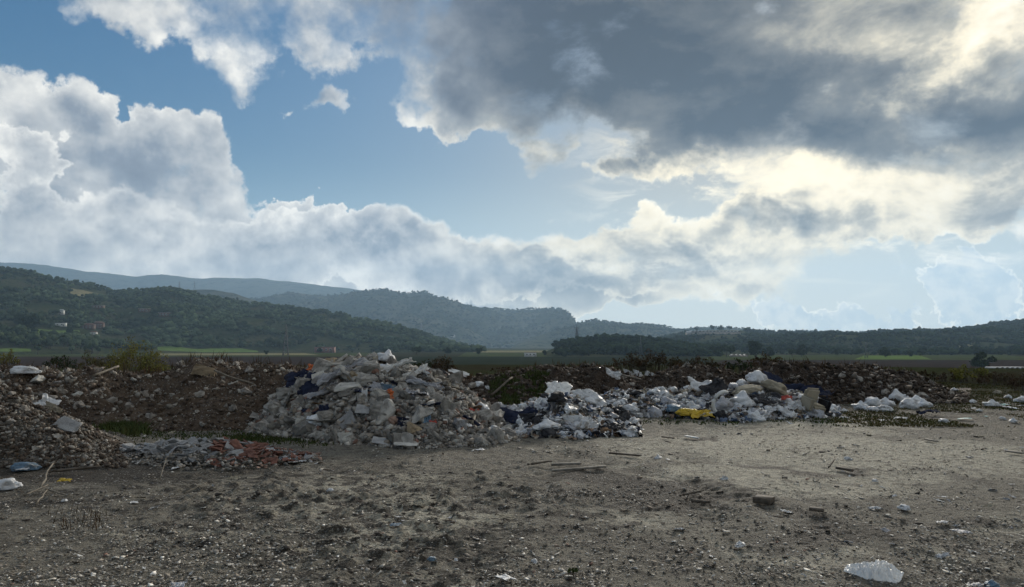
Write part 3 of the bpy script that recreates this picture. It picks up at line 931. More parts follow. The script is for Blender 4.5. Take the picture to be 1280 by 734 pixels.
HOUSES_AT = [(77, 393), (77, 409), (122, 386), (180, 392), (205, 395), (110, 411), (124, 411), (118, 418), (45, 418)]
def not_clearing(px, p):
    X, Yp = project(p)
    ok = ~((X > 44) & (X < 105) & (Yp > 411) & (Yp < 421))
    ok &= ~((X > 190) & (X < 400) & (Yp > 434.6))
    ok &= ~((X < 45) & (Yp > 434.5))
    ok &= ~((X > 88) & (X < 134) & (Yp > 364) & (Yp < 372.5))
    for hx, hy in HOUSES_AT:
        ok &= ~((abs(X - hx) < 9) & (Yp > hy - 4) & (Yp < hy + 7))
    # thin scrub on the shoulder
    ok &= ~((X < 150) & (Yp < 372) & (rng.random(len(X)) < 0.55))
    return ok

gL, sL, _ = scatter_grove(r_left, 15000, -420, 605, 4.6, 41, not_clearing)
order = np.argsort(gL[:, 1])
cand = [k for k in order if -10 < project(gL[k:k + 1])[0][0] < 600]
indiv = cand[:260]
iset = set(indiv)
for q, k in enumerate(indiv):
    p = gL[k]; s = sL[k] / 2.2
    olive_src[q % 5](Vector(p), rng.uniform(0, 6.28), (s, s, s * rng.uniform(0.85, 1.2)), ('small' if sL[k] < 4.6 else 'large') + ' olive tree at the foot of the left hill, ' + ('left of the yellow bush', 'above the yellow bush', 'above the bright green field', 'behind the nearest pylon', 'behind the rubble heap top')[int(np.searchsorted([95, 200, 320, 400], project(gL[k:k + 1])[0][0]))], 'olive trees at the foot of the left hill')

def grove_object(name, label, pts, sizes, mat, skip=(), tone=(1, 1, 1)):
    acc = Acc()
    for k in range(len(pts)):
        if k in skip: continue
        V, T, Cc = CROWNS[k % len(CROWNS)]
        a = rng.uniform(0, 6.28); s = sizes[k]
        ca, sa = math.cos(a) * s, math.sin(a) * s
        wx_ = rng.uniform(0.8, 1.9); hz_ = rng.uniform(0.7, 1.15)
        W = np.stack([(V[:, 0] * ca - V[:, 1] * sa) * wx_, V[:, 0] * sa + V[:, 1] * ca, V[:, 2] * s * hz_], -1) + pts[k] + (0, 0, s * 0.75)
        g = rng.uniform(0.6, 1.3) * (1.0 + 0.9 * float(vnoise(pts[k][0] / 60.0, pts[k][1] / 60.0, 3)))
        acc.add(W, T, Cc * g * np.array(tone))
    return tag(acc.build(name, mat), label, 'grove', kind='stuff')

# leaner crowns keep the far groves light
CROWNS = [puff_crown(100 + i, 2) for i in range(10)]
grove_object('olive_grove', 'grey-green olive grove covering the slope of the left hill', gL, sL, M_leaf_olive, iset)
gK, sK, _ = scatter_grove(r_knoll, 2200, 694, 900, 3.2, 43)
grove_object('knoll_wood', 'dark wood covering the low knoll in the middle of the valley', gK, sK, M_leaf_dark, tone=(0.8, 0.85, 0.8))
gR, sR, _ = scatter_grove(r_right, 17000, 780, 1500, 3.5, 44, lambda px, p: ~((abs(project(p)[0] - 895) < 36) & (project(p)[1] > 412.5) & (project(p)[1] < 421)))
grove_object('hillside_grove', 'dark green tree groves covering the long hills at right', gR, sR, M_leaf_dark, tone=(0.75, 0.8, 0.75))
gM, sM, _ = scatter_grove(r_mid, 9000, 240, 730, 6.5, 45)
grove_object('mountainside_wood', 'hazy woodland speckling the higher hills beyond the left slope', gM, sM, M_leaf_dark)
gM2, sM2, _ = scatter_grove(r_mid2, 5000, 690, 1100, 5.5, 46)
grove_object('ridge_wood', 'hazy trees along the low ridge behind the knoll', gM2, sM2, M_leaf_dark)

# trees standing in the valley, each seen as a tree
def round_tree(seed, h, lm, name='valley_tree', nl=700, slim=1.0):
    r = np.random.default_rng(seed)
    cs = []; rs = []
    for k in range(9):
        cs.append((r.normal(0, 0.19) * h * slim, r.normal(0, 0.19) * h * slim, h * r.uniform(0.26, 0.82))); rs.append(h * r.uniform(0.16, 0.27) * (slim ** 0.5))
    V, T, Cc = leafy(seed, cs, rs, nl * 2, h * 0.06)
    return tree_source(name, 'tree', (V, T, Cc), trunk_mesh(h * 0.8, h * 0.03, seed), lm)
tA = round_tree(61, 6.0, M_leaf_dark); tB = round_tree(62, 6.0, M_leaf_dark); tC = round_tree(63, 7.0, M_leaf_olive, slim=0.7)
VALLEY = [  # px, base py, height px, which, label
    (832, 444.5, 13, 0, 'rounded dark tree just left of the valley tree row behind the rubbish'),
    (852, 445, 10, 1, 'low dark tree at the left end of the valley tree row'),
    (875, 445.5, 15, 2, 'slim tree left of the tallest pair in the valley row'),
    (890, 445, 12, 0, 'dark tree between slim and tall trees of the valley row'),
    (908, 446, 19, 2, 'tall rounded tree standing left of the white greenhouse strip'),
    (945, 447.5, 21, 1, 'broad bushy tree standing right of the white greenhouse strip'),
    (962, 447, 12, 0, 'low tree on the right shoulder of the broad bushy tree'),
    (990, 446, 13, 2, 'pale hazy clump tree left of the right green field'),
    (1002, 446, 14, 0, 'pale rounded tree beside the pale clump at right'),
    (1048, 445, 8, 1, 'small dark tree at the edge of the right green field'),
    (1107, 447, 12, 0, 'lone dark round tree in front of the right green field'),
    (1137, 447, 8, 1, 'small dark tree right of the lone round one'),
    (1150, 446, 7, 2, 'smallest bush-like tree at the end of the right field'),
    (755, 445, 11, 0, 'dark tree right of the long pale farm building'),
    (714, 443, 12, 1, 'dark tree at the foot of the pylon below the knoll'),
    (724, 443, 10, 0, 'second dark tree right of the pylon foot below the knoll'),
    (705, 443, 9, 2, 'slim tree left of the pylon foot below the knoll'),
    (680, 445, 7, 1, 'small round tree in the dark field left of the farm building'),
    (520, 443.5, 13, 2, 'slim dark tree behind the top of the rubble heap'),
    (600, 444, 9, 1, 'round tree in the fields right of the heap'),
    (400, 441, 6, 0, 'small tree beside the pink building'),
    (332, 444, 6, 1, 'dark bush tree on the stubble field near the pylon'),
    (228, 440, 8, 1, 'dark round tree at the left end of the bright green field'),
    (38, 421, 26, 1, 'largest dark round tree on the lower slope of the left hill'),
    (27, 408, 14, 0, 'dark tree upslope of the largest round tree on the left hill'),
    (215, 438, 12, 2, 'tall pale tree above the left end of the green field'),
    (150, 437, 10, 0, 'dark tree among olives above the yellow bush'),
    (135, 438, 9, 1, 'bushy tree behind the yellow bush, left side'),
    (65, 440, 14, 2, 'slim tree at the left end of the hill foot'),
    (90, 418, 8, 0, 'dark tree at the right edge of the small hill meadow'),
    (560, 443, 8, 0, 'low tree at the end of the left hill'),
    (480, 442, 6, 1, 'small tree in the pasture left of the heap top'),
    (1226, 462, 20, 0, 'dark dense tree behind the yellow-green bush at right'),
    (1180, 421, 5, 1, 'lone tree low on the right skyline'),
]
SKY_TREES = [(1239, 407), (1243, 407.5), (1252, 406), (902, 412), (890, 412.5), (1000, 418), (1020, 418), (975, 417.5), (935, 413), (1150, 415), (870, 415), (912, 412)]
for q, (px, py, hp, w, lab) in enumerate(VALLEY):
    d = ray(px, py)
    if py < 433:
        # on a hillside: find where the bearing meets the slope
        ts = np.linspace(0.01, 1, 400); P_ = r_left.pos(np.full(400, px), ts); yy = project(P_)[1]
        k = int(np.argmin(abs(yy - py))) if px < 600 else 0
        if px > 600:
            P_ = r_right.pos(np.full(400, px), ts); yy = project(P_)[1]; k = int(np.argmin(abs(yy - py)))
        loc = P_[k]
    else:
        loc = np.array(gpf(px, max(py, 439)))
    h = hp / F * loc[1]
    (tA, tB, tC)[w](Vector(loc), q * 1.3, h / (7.0 if w == 2 else 6.0) * 1.12, lab)
for q, (px, py) in enumerate(SKY_TREES):
    P_ = r_right.pos(np.array([float(px)]), np.array([1.0]))[0]
    (tA, tB, tC)[q % 3](Vector(P_), q * 2.1, P_[1] * 6 / F / 6.0, 'tiny tree standing on the skyline of the right hills', 'lone trees on the right skyline')

# ------------------------------------------------------------------ pylons
M_steel = simple('galvanised_steel', (0.09, 0.095, 0.10), 0.6, 0.2, 3)
M_wood = simple('weathered_wood', (0.14, 0.115, 0.085), 0.9, 0.4, 14, bmp=0.5, rnd=0.3)

def make_pylon(name='electricity_pylon'):
    root = empty(name); root['category'] = 'pylon'
    H = 26.0
    w = lambda z: 2.1 - 1.75 * min(1, z / 22.0)
    for sx_ in (-1, 1):
        for s2 in (-1, 1):
            V, T = tube([(sx_ * w(0), s2 * w(0), 0), (sx_ * w(22), s2 * w(22), 22), (0.05 * sx_, 0.05 * s2, H)], [0.3, 0.24, 0.16], 4)
            mk('leg', V, T, M_steel, root)
    a = Acc()
    zs = [0, 4.2, 8, 11.4, 14.4, 17, 19.4, 21.6, 23.6]
    for z0, z1 in zip(zs[:-1], zs[1:]):
        for k in range(4):
            c0 = [(-1, -1), (1, -1), (1, 1), (-1, 1)][k]; c1 = [(1, -1), (1, 1), (-1, 1), (-1, -1)][k]
            a.add(*tube([(c0[0] * w(z0), c0[1] * w(z0), z0), (c1[0] * w(z1), c1[1] * w(z1), z1)], 0.12, 4))
            a.add(*tube([(c1[0] * w(z0), c1[1] * w(z0), z0), (c0[0] * w(z1), c0[1] * w(z1), z1)], 0.12, 4))
    a.build('bracing', M_steel, root, tint=False)
    for z, L in ((17.5, 3.6), (20.5, 4.2), (23.5, 3.2)):
        b_ = Acc()
        for s in (-1, 1):
            b_.add(*tube([(s * 0.3, -0.3, z), (s * L, 0, z + 0.25)], 0.08, 4)); b_.add(*tube([(s * 0.3, 0.3, z), (s * L, 0, z + 0.25)], 0.08, 4)); b_.add(*tube([(s * 0.3, 0, z + 1.2), (s * L, 0, z + 0.3)], 0.08, 4))
            b_.add(*tube([(s * L, 0, z + 0.25), (s * L, 0, z - 1.2)], 0.1, 5))
        b_.build('crossarm', M_steel, root, tint=False)
    return make_copier(root)
put_pylon = make_pylon()
for px, pt, pb, lab in ((357, 405, 445, 'lattice pylon in front of the left hill, foot beside the stubble field'),
                        (721, 407, 441, 'lattice pylon rising to the notch between the two hill ranges'),
                        (801, 420, 447, 'lattice pylon in front of the low wooded knoll'),
                        (1083, 427, 448, 'lattice pylon at right beyond the brown field'),
                        (224, 349, 362, 'left one of two small pylons on the far ridge at left'),
                        (243, 351, 363, 'right one of two small pylons on the far ridge at left'),
                        (527, 402, 416, 'faint pylon on the hazy slope above the end of the left hill')):
    if pb > 430:
        loc = np.array(gpf(px, max(pb, 438.0)))
        loc[1] *= 1.0
    elif px < 300:
        loc = r_bump.pos(np.array([px + 0.0]), np.array([0.98]))[0]
    else:
        P_ = r_mid.pos(np.full(400, px), np.linspace(0.01, 1, 400)); loc = P_[int(np.argmin(abs(project(P_)[1] - pb)))]
    s = (pb - pt) / F * loc[1] / 26.0
    put_pylon(Vector(loc), px * 0.7, s, lab)

# ------------------------------------------------------------------ far buildings
M_white = simple('white_render', (0.62, 0.61, 0.58), 0.9, 0.12, 0.6)
M_pink = simple('pink_render', (0.26, 0.15, 0.13), 0.9, 0.2, 0.6)
M_brick = simple('bare_brick', (0.15, 0.10, 0.075), 0.95, 0.3, 2)
M_roof = simple('roof_tile', (0.17, 0.10, 0.075), 0.9, 0.3, 2)
M_grey = simple('grey_roofing', (0.40, 0.42, 0.43), 0.6, 0.15, 1)
M_glass = simple('dark_window', (0.03, 0.035, 0.04), 0.3, 0.2, 1, spec=0.5)

def house(px, py, Lp, hp, label, wall, roof, depth=6.0, storeys=1, gable=True, nwin=3, on=None, name='farmhouse', cat='house', flat=False, Y=None):
    if on is not None:
        P_ = on.pos(np.full(400, px), np.linspace(0.01, 1, 400)); loc = P_[int(np.argmin(abs(project(P_)[1] - py)))]
    else:
        loc = np.array(gpf(px, py))
    k = loc[1] / F
    L, Hh = Lp * k, hp * k
    root = empty(name, Vector(loc)); tag(root, label, cat)
    depth = max(depth, L * 0.4)
    wh = Hh if flat else Hh * 0.68
    mk('wall', *box(0, depth / 2, wh / 2 - 0.4, L, depth, wh + 0.8), wall, root)
    if flat:
        mk('roof', *box(0, depth / 2, wh + 0.13, L * 1.05, depth * 1.08, 0.24), roof, root)
    else:
        o = 0.06 * L
        V = np.array([(-L / 2 - o, -0.4, wh - 0.1), (L / 2 + o, -0.4, wh - 0.1), (L / 2 + o, depth + 0.4, wh - 0.1), (-L / 2 - o, depth + 0.4, wh - 0.1),
                      (-L / 2 * 0.7, depth / 2, Hh), (L / 2 * 0.7, depth / 2, Hh)])
        T = np.array([(0, 1, 5), (0, 5, 4), (1, 2, 5), (2, 3, 4), (2, 4, 5), (3, 0, 4), (0, 3, 2), (0, 2, 1)])
        mk('roof', V, T, roof, root)
    for i in range(nwin):
        x = (i + 0.5) / nwin * L * 0.86 - L * 0.43
        for sI in range(storeys):
            zc = wh * (sI + 0.55) / storeys
            w_ = mk('window', *box(x, -0.03, zc, L * 0.4 / nwin, 0.1, wh / storeys * 0.36), M_white, root)
            mk('pane', *box(x, -0.075, zc, L * 0.32 / nwin, 0.06, wh / storeys * 0.28), M_glass, w_)
    mk('door', *box(L * 0.45 - L * 0.06, -0.05, wh * 0.3, L * 0.07, 0.1, wh * 0.6), M_wood, root)
    return root

house(77, 393, 6, 6.5, 'small bright white house among olives high on the left hill', M_white, M_grey, on=r_left, nwin=1)
house(77, 408, 12, 4, 'long low white shed below the small white house', M_white, M_grey, on=r_left, flat=True, nwin=2, name='farm_shed', cat='shed')
house(122, 386, 14, 4, 'wide pale flat-roofed house above the hill meadow', M_brick, M_grey, on=r_left, flat=True)
house(180, 391, 13, 5, 'bright white-roofed house in the middle of the olive hill', M_brick, M_white, on=r_left, flat=True)
house(205, 396, 13, 5, 'dull flat house right of the bright white-roofed one', M_brick, M_grey, on=r_left, flat=True)
house(110, 411, 16, 7, 'brown unfinished house below the meadow houses', M_brick, M_roof, on=r_left, storeys=2)
house(124, 411, 12, 9, 'brown two-storey house with tiled roof beside the unfinished one', M_brick, M_roof, on=r_left, storeys=2)
house(118, 418, 7, 4, 'small pale outhouse below the two-storey brown house', M_white, M_roof, on=r_left, nwin=1)
house(45, 418, 6, 3, 'tiny pale hut at the left end of the hill meadow', M_white, M_grey, on=r_left, nwin=1, name='farm_hut', cat='hut')
house(405, 441, 24, 7, 'long dull pink farm building at the foot of the left hill', M_pink, M_pink, nwin=4, flat=True, name='farm_building', cat='building')
house(452, 439, 2.6, 6, 'narrow white building behind the top of the rubble heap', M_white, M_white, nwin=1, storeys=2, flat=True)
house(479, 437.5, 9, 3, 'small grey roof among trees at the hill foot', M_pink, M_grey, nwin=2)
house(663, 446, 15, 5, 'pale flat farm building with openings in the middle of the valley', M_white, M_brick, nwin=3, flat=True, name='farm_building', cat='building')
house(820, 443, 20, 3.2, 'low pale farm shed right of the knoll pylon', M_white, M_brick, nwin=4, flat=True, name='farm_shed', cat='shed')
house(566, 422, 6, 3, 'tiny pale house at the tip of the left hill', M_white, M_grey, on=r_mid, nwin=1)
house(740, 433.5, 8, 2.5, 'tiny pale house behind the wooded knoll', M_white, M_roof, on=r_mid2, nwin=1)

def greenhouse(px, py, Lp, hp, label, on=None, bays=6, tmat=None, yaw=0.0):
    if on is not None:
        P_ = on.pos(np.full(400, px), np.linspace(0.01, 1.0, 400)); loc = P_[int(np.argmin(abs(project(P_)[1] - py)))]
    else:
        loc = np.array(gpf(px, py))
    k = loc[1] / F
    L, Hh = Lp * k, hp * k
    root = empty('greenhouse', Vector(loc), yaw); tag(root, label, 'greenhouse')
    D_ = max(2.5, L * 0.5)
    a = Acc()
    n_ = 10
    for b_ in range(bays):
        x0 = -L / 2 + b_ * L / bays; w_ = L / bays
        V = []; T = []
        for j in range(n_ + 1):
            th = math.pi * j / n_
            xx = x0 + w_ / 2 - math.cos(th) * w_ / 2 * 0.97
            zz = Hh * 0.55 + math.sin(th) * Hh * 0.45
            V += [(xx, 0, zz), (xx, D_, zz)]
        for j in range(n_):
            T += [(2 * j, 2 * j + 1, 2 * j + 3), (2 * j, 2 * j + 3, 2 * j + 2)]
        a.add(V, T)
    a.build('plastic_roof', M_film, root, tint=False)
    mk('side_wall', *box(0, D_ / 2, Hh * 0.25, L, D_, Hh * 0.6), M_film2, root)
    for b_ in range(bays + 1):
        mk('post', *tube([(-L / 2 + b_ * L / bays, -0.1, 0), (-L / 2 + b_ * L / bays, -0.1, Hh * 0.58)], 0.05 * Hh, 5), M_steel, root)
M_film = simple('greenhouse_film', (0.40, 0.41, 0.42), 0.75, 0.1, 0.5, spec=0.1)
M_film2 = simple('greenhouse_side_film', (0.42, 0.36, 0.31), 0.6, 0.15, 0.5)
greenhouse(895, 418, 62, 4.4, 'long pale greenhouse strip on the ridge below the skyline', on=r_right, bays=14)
greenhouse(925, 446, 20, 3, 'short white greenhouse between the two broad valley trees', bays=4)
greenhouse(1266, 467, 44, 8, 'large pale greenhouse beyond the field at the right edge', bays=7)

# ------------------------------------------------------------------ the dump: earth banks
def bank_material(name, c1, c2, stone, amount, sc=1.0):
    m, n, b = material(name)
    p = objpos(n)
    a = n.noise(p, 1.1 * sc, 6, 0.62)
    s = n.noise(p, 13 * sc, 6, 0.7)
    c = n.mix(n.mr(a, 0.38, 0.62), c1, c2)
    c = n.mix(n.mr(s, 0.46, 0.68, 0, 0.7), c, k10(c1, 0.5))
    vo = n.new('ShaderNodeTexVoronoi', feature='F1'); n.put(vo.inputs['Vector'], p); vo.inputs['Scale'].default_value = 24.0 * sc
    r_, g_, b_ = n.sep(vo.outputs['Color'])
    msk = n.m('MULTIPLY', n.mr(vo.outputs['Distance'], 0.48, 0.30), n.mr(r_, 1 - amount, 1 - amount + 0.05))
    c = n.mix(msk, c, n.mix(g_, k10(stone, 0.4), stone))
    n.put(b.inputs['Base Color'], c)
    b.inputs['Roughness'].default_value = 0.95
    b.inputs['Specular IOR Level'].default_value = 0.2
    bump(n, b, n.m('ADD', s, n.m('MULTIPLY', msk, 0.5)), 1.0, 0.06)
    return m
M_brown = bank_material('brown_earth', (0.078, 0.055, 0.038), (0.122, 0.090, 0.064), (0.38, 0.35, 0.31), 0.28)
M_dkbrown = bank_material('dark_brown_earth', (0.055, 0.039, 0.028), (0.085, 0.061, 0.044), (0.30, 0.27, 0.24), 0.16)
M_gravelbank = bank_material('grey_gravel_earth', (0.09, 0.078, 0.064), (0.145, 0.128, 0.106), (0.42, 0.40, 0.37), 0.5, 1.3)
M_rubblebase = bank_material('rubble_dust', (0.16, 0.145, 0.125), (0.24, 0.22, 0.195), (0.46, 0.44, 0.41), 0.5, 1.2)

b_A = Ridge([(-420, 485), (-200, 462), (-60, 464), (0, 462), (40, 462), (80, 467), (130, 464), (170, 470), (205, 469), (225, 459), (250, 452), (280, 453), (310, 456), (350, 458), (400, 466), (450, 478), (500, 488)],
            14.2, 18.5, 23, 0.26, 0.9, 51, 1.1, 0.16)
b_B = Ridge([(-300, 455), (-150, 455), (-60, 474), (0, 489), (30, 499), (60, 512), (85, 521), (110, 536), (135, 548), (165, 562)], 10.0, 12.0, 14.5, 0.10, 0.9, 52, 1.2, 0.07)
b_D = Ridge([(470, 492), (520, 474), (560, 472), (600, 474), (640, 468), (670, 463), (700, 461), (740, 458), (762, 461), (785, 472), (805, 476), (830, 468), (855, 460), (880, 460), (905, 464), (930, 478), (960, 492)],
            20.5, 25.0, 30, 0.3, 0.95, 53, 1.1, 0.22)
b_E = Ridge([(880, 500), (905, 484), (930, 470), (960, 461), (985, 458), (1015, 457), (1040, 463), (1055, 461), (1070, 459), (1085, 464), (1110, 466), (1130, 469), (1150, 477), (1170, 485), (1195, 497), (1215, 503)],
            20.8, 24.5, 29, 0.35, 0.95, 54, 1.1, 0.24)
b_C = Ridge([(304, 540), (318, 525), (334, 508), (352, 494), (370, 478), (395, 466), (420, 457), (445, 450), (465, 449), (490, 452), (510, 460), (540, 470), (560, 476), (583, 490), (604, 508), (624, 526), (640, 538), (650, 548)],
            (np.array([290, 330, 400, 520, 600, 668]), np.array([14.2, 13.6, 12.6, 12.0, 12.3, 13.2])), 15.4, 18.5, 0.22, 0.95, 55, 1.1, 0.10)
b_F = Ridge([(605, 545), (625, 524), (650, 508), (675, 500), (700, 492), (715, 497), (735, 505), (760, 515), (780, 530), (800, 545)], (np.array([605, 700, 800.]), np.array([13.8, 13.2, 13.6])), 16.0, 18.5, 0.12, 0.9, 56, 1.4, 0.06)
b_G = Ridge([(725, 512), (745, 500), (770, 492), (800, 489), (850, 488), (885, 487), (915, 484), (945, 481), (970, 486), (995, 490), (1015, 498), (1035, 508), (1050, 518)], (np.array([725, 850, 930, 1050.]), np.array([17.2, 16.6, 15.9, 17.2])), 19.4, 22.0, 0.15, 0.9, 57, 1.2, 0.07)
tag(b_A.mesh('left_earth_bank', M_brown, 700, 130), kind='structure')
tag(b_B.mesh('gravel_bank', M_gravelbank, 420, 110), kind='structure')
tag(b_D.mesh('middle_earth_bank', M_dkbrown, 560, 90), kind='structure')
tag(b_E.mesh('right_earth_bank', M_dkbrown, 420, 90), kind='structure')
heap = b_C.mesh('rubble_heap', M_rubblebase, 420, 120)
tag(heap, 'grey dust and crushed rubble filling the large central heap', 'rubble heap', kind='stuff')
M_wastebase = bank_material('trodden_waste', (0.10, 0.09, 0.08), (0.30, 0.29, 0.28), (0.55, 0.55, 0.55), 0.5, 0.8)
tag(b_F.mesh('waste_heap', M_wastebase, 220, 60), 'trodden soil and shredded waste under the near heap of rubbish bags', 'waste heap', kind='stuff')
tag(b_G.mesh('waste_heap', M_wastebase, 320, 60), 'trodden soil and shredded waste under the far heap of rubbish bags', 'waste heap', kind='stuff')

# ------------------------------------------------------------------ stones, chunks, slabs
def chunk(seed, n=16, box_=(1, 1, 0.8), power=0.35):
    r = np.random.default_rng(seed)
    p = r.uniform(-1, 1, (n, 3))
    p = np.sign(p) * abs(p) ** power
    p *= np.array(box_) * 0.5
    V, T = hull([tuple(q) for q in p])
    return V, T
CHUNKS = [chunk(500 + i, 11 + i % 5, (1, r0, h0)) for i, (r0, h0) in enumerate([(0.8, 0.6), (0.7, 0.5), (0.9, 0.7), (0.6, 0.5), (0.8, 0.45), (1.0, 0.6), (0.7, 0.7), (0.6, 0.35), (0.8, 0.8), (0.9, 0.5)])]
PEBBLE = [chunk(540 + i, 12, (1, 0.85, 0.65), 0.8) for i in range(8)]
FLAKES = [chunk(560 + i, 9, (1, 0.75, 0.14), 0.4) for i in range(8)]

def rough_chunk(seed, box_, n=18, power=0.42, sub=2, amp=0.055):
    """a broken lump whose faces and edges are chipped and uneven"""
    V, T = chunk(seed, n, box_, power)
    bm = bmesh.new()
    vs_ = [bm.verts.new(v) for v in V]
    for t in T: bm.faces.new([vs_[k] for k in t])
    bmesh.ops.dissolve_limit(bm, angle_limit=R(8), verts=bm.verts, edges=bm.edges)
    bmesh.ops.bevel(bm, geom=list(bm.edges), offset=0.03, segments=1, affect='EDGES', clamp_overlap=True)
    bmesh.ops.triangulate(bm, faces=bm.faces)
    bmesh.ops.subdivide_edges(bm, edges=[e for e in bm.edges if e.calc_length() > 0.14], cuts=sub, use_grid_fill=True)
    bmesh.ops.triangulate(bm, faces=bm.faces)
    for v in bm.verts:
        q = v.co * 5.0 + Vector((seed, 0, 0))
        v.co += Vector((mnoise.noise(q), mnoise.noise(q + Vector((9, 0, 0))), mnoise.noise(q + Vector((0, 9, 0))))) * amp * 1.6
        q = q * 3.1
        v.co += Vector((mnoise.noise(q), mnoise.noise(q + Vector((9, 0, 0))), mnoise.noise(q + Vector((0, 9, 0))))) * amp * 0.6
    bm.verts.index_update()
    V = np.array([v.co[:] for v in bm.verts]); T = np.array([[v.index for v in f.verts] for f in bm.faces])
    bm.free()
    return V, T

def scatter_on(ridge, count, px0, px1, smin, smax, seed, t0=0.0, t1=1.1, power=2.2, clump=0.0):
    r = np.random.default_rng(seed)
    px = r.uniform(px0, px1, count); t = r.uniform(t0, t1, count)
    p = ridge.pos(px, t)
    s = smin + (smax - smin) * r.random(count) ** power
    if clump:
        d = fbm(p[:, 0] * 1.3, p[:, 1] * 1.3, 3, 0.5, seed)
        ok = d > r.uniform(-clump, clump * 0.4, count)
        p, s = p[ok], s[ok]
    return p, s

def stones_stuff(name, label, cat, groups, mat):
    """groups: (points, sizes, templates, list of tints, sink)"""
    acc = Acc()
    for (pts, sizes, temps, cols, sink) in groups:
        for k in range(len(pts)):
            V, T = temps[k % len(temps)]
            M = rotm(rng.normal(0, 0.5), rng.normal(0, 0.5), rng.uniform(0, 6.28))
            c = np.array(cols[rng.integers(len(cols))]) * rng.uniform(0.7, 1.25)
            acc.add((V * sizes[k]) @ M.T + pts[k] + (0, 0, sizes[k] * sink), T, c)
    return tag(acc.build(name, mat), label, cat, kind='stuff')

M_stone = simple('broken_stone', (0.42, 0.41, 0.39), 0.92, 0.25, 9, tint=True, bmp=0.5, coords='World')
GREYS = [(0.85, 0.82, 0.77), (0.7, 0.67, 0.62), (0.55, 0.52, 0.48), (1.0, 0.97, 0.92), (0.42, 0.385, 0.35), (0.62, 0.55, 0.47), (0.48, 0.45, 0.42)]
EARTHY = [(0.24, 0.18, 0.135), (0.18, 0.135, 0.10), (0.36, 0.29, 0.23), (0.15, 0.11, 0.085), (0.22, 0.165, 0.125), (0.28, 0.21, 0.165), (0.2, 0.15, 0.115), (0.85, 0.8, 0.72), (0.55, 0.5, 0.43)]
EARTHD = [(0.13, 0.098, 0.075), (0.11, 0.083, 0.065), (0.16, 0.12, 0.092), (0.2, 0.155, 0.12), (0.1, 0.075, 0.058), (0.15, 0.112, 0.086), (0.13, 0.098, 0.075), (0.14, 0.104, 0.08), (0.45, 0.4, 0.35)]
REDS = [(0.55, 0.33, 0.26), (0.45, 0.28, 0.22), (0.62, 0.42, 0.34)]

q1, s1 = scatter_on(b_C, 8000, 308, 648, 0.022, 0.16, 601, 0.0, 1.1, 3.0)
q2, s2_ = scatter_on(b_C, 1200, 306, 650, 0.03, 0.10, 602, -0.04, 0.1)
stones_stuff('small_rubble', 'fist sized grey rubble and brick bits covering the central heap', 'rubble',
             [(q1, s1, CHUNKS, GREYS * 4 + REDS, 0.25), (q2, s2_, CHUNKS, GREYS, 0.2)], M_stone)
q1, s1 = scatter_on(b_A, 7500, -100, 480, 0.022, 0.12, 611, 0.0, 1.1, 3.5)
q2, s2_ = scatter_on(b_A, 1300, -80, 130, 0.04, 0.2, 612, 0.3, 1.1, 4.0)
stones_stuff('bank_stones', 'clods and pale stones all over the left brown earth bank', 'stones',
             [(q1, s1, PEBBLE + CHUNKS, EARTHY, 0.2), (q2, s2_, CHUNKS, GREYS[4:] + EARTHY, 0.15)], M_stone)
q1, s1 = scatter_on(b_B, 7500, -120, 160, 0.018, 0.09, 621, 0.0, 1.1, 3.0)
stones_stuff('gravel_stones', 'grey gravel and small stones covering the bank at the left edge', 'gravel',
             [(q1, s1, PEBBLE + CHUNKS, [(0.62, 0.58, 0.52), (0.5, 0.46, 0.41), (0.4, 0.36, 0.31), (0.85, 0.81, 0.75), (0.34, 0.3, 0.25)] + EARTHY + EARTHD, 0.15)], M_stone)
q1, s1 = scatter_on(b_D, 6500, 480, 950, 0.03, 0.20, 631, 0.0, 1.1, 4.5)
q2, s2_ = scatter_on(b_E, 7500, 890, 1210, 0.03, 0.22, 632, 0.0, 1.1, 4.5)
q3, s3 = scatter_on(b_E, 600, 1060, 1185, 0.05, 0.2, 633, 0.2, 1.1, 2.0)
stones_stuff('bank_clods', 'dark clods and stones covering the brown banks behind the rubbish', 'clods',
             [(q1, s1, PEBBLE + CHUNKS, EARTHD, 0.2), (q2, s2_, PEBBLE + CHUNKS, EARTHD, 0.2), (q3, s3, CHUNKS, EARTHY + EARTHD, 0.2)], M_stone)

def concrete_material(name, base, rnd=0.28, dirt=0.5):
    m, n, b = material(name)
    p = n.new('ShaderNodeTexCoord').outputs['Object']
    oi = n.new('ShaderNodeObjectInfo')
    a = n.noise(p, 2.2, 6, 0.65)
    s = n.noise(p, 16, 6, 0.75)
    c = n.mix(n.mr(a, 0.35, 0.62), k10(base, dirt), base)
    c = n.mix(n.mr(s, 0.55, 0.7, 0, 0.5), c, k10(base, 0.45))
    c = n.vm('SCALE', c, s=n.mr(oi.outputs['Random'], 0, 1, 1 - rnd, 1 + rnd, smooth=False))
    n.put(b.inputs['Base Color'], c)
    b.inputs['Roughness'].default_value = 0.93
    b.inputs['Specular IOR Level'].default_value = 0.2
    bump(n, b, s, 0.7, 0.03)
    return m
M_conc = concrete_material('old_concrete', (0.36, 0.34, 0.305), 0.38)
M_conc_pale = concrete_material('pale_plaster', (0.56, 0.54, 0.49), 0.15, 0.7)
M_conc_tan = concrete_material('tan_mortar', (0.42, 0.33, 0.22), 0.15, 0.6)
M_brickred = concrete_material('red_tile', (0.24, 0.115, 0.085), 0.3, 0.6)
M_slate = concrete_material('grey_slab', (0.36, 0.36, 0.36), 0.25, 0.7)

def src_mesh(name, V, T, mat, smooth=False):
    me = bpy.data.meshes.new(name)
    me.from_pydata([tuple(v) for v in V], [], [tuple(int(i) for i in t) for t in T])
    me.materials.append(mat)
    if smooth:
        for p_ in me.polygons: p_.use_smooth = True
    return me

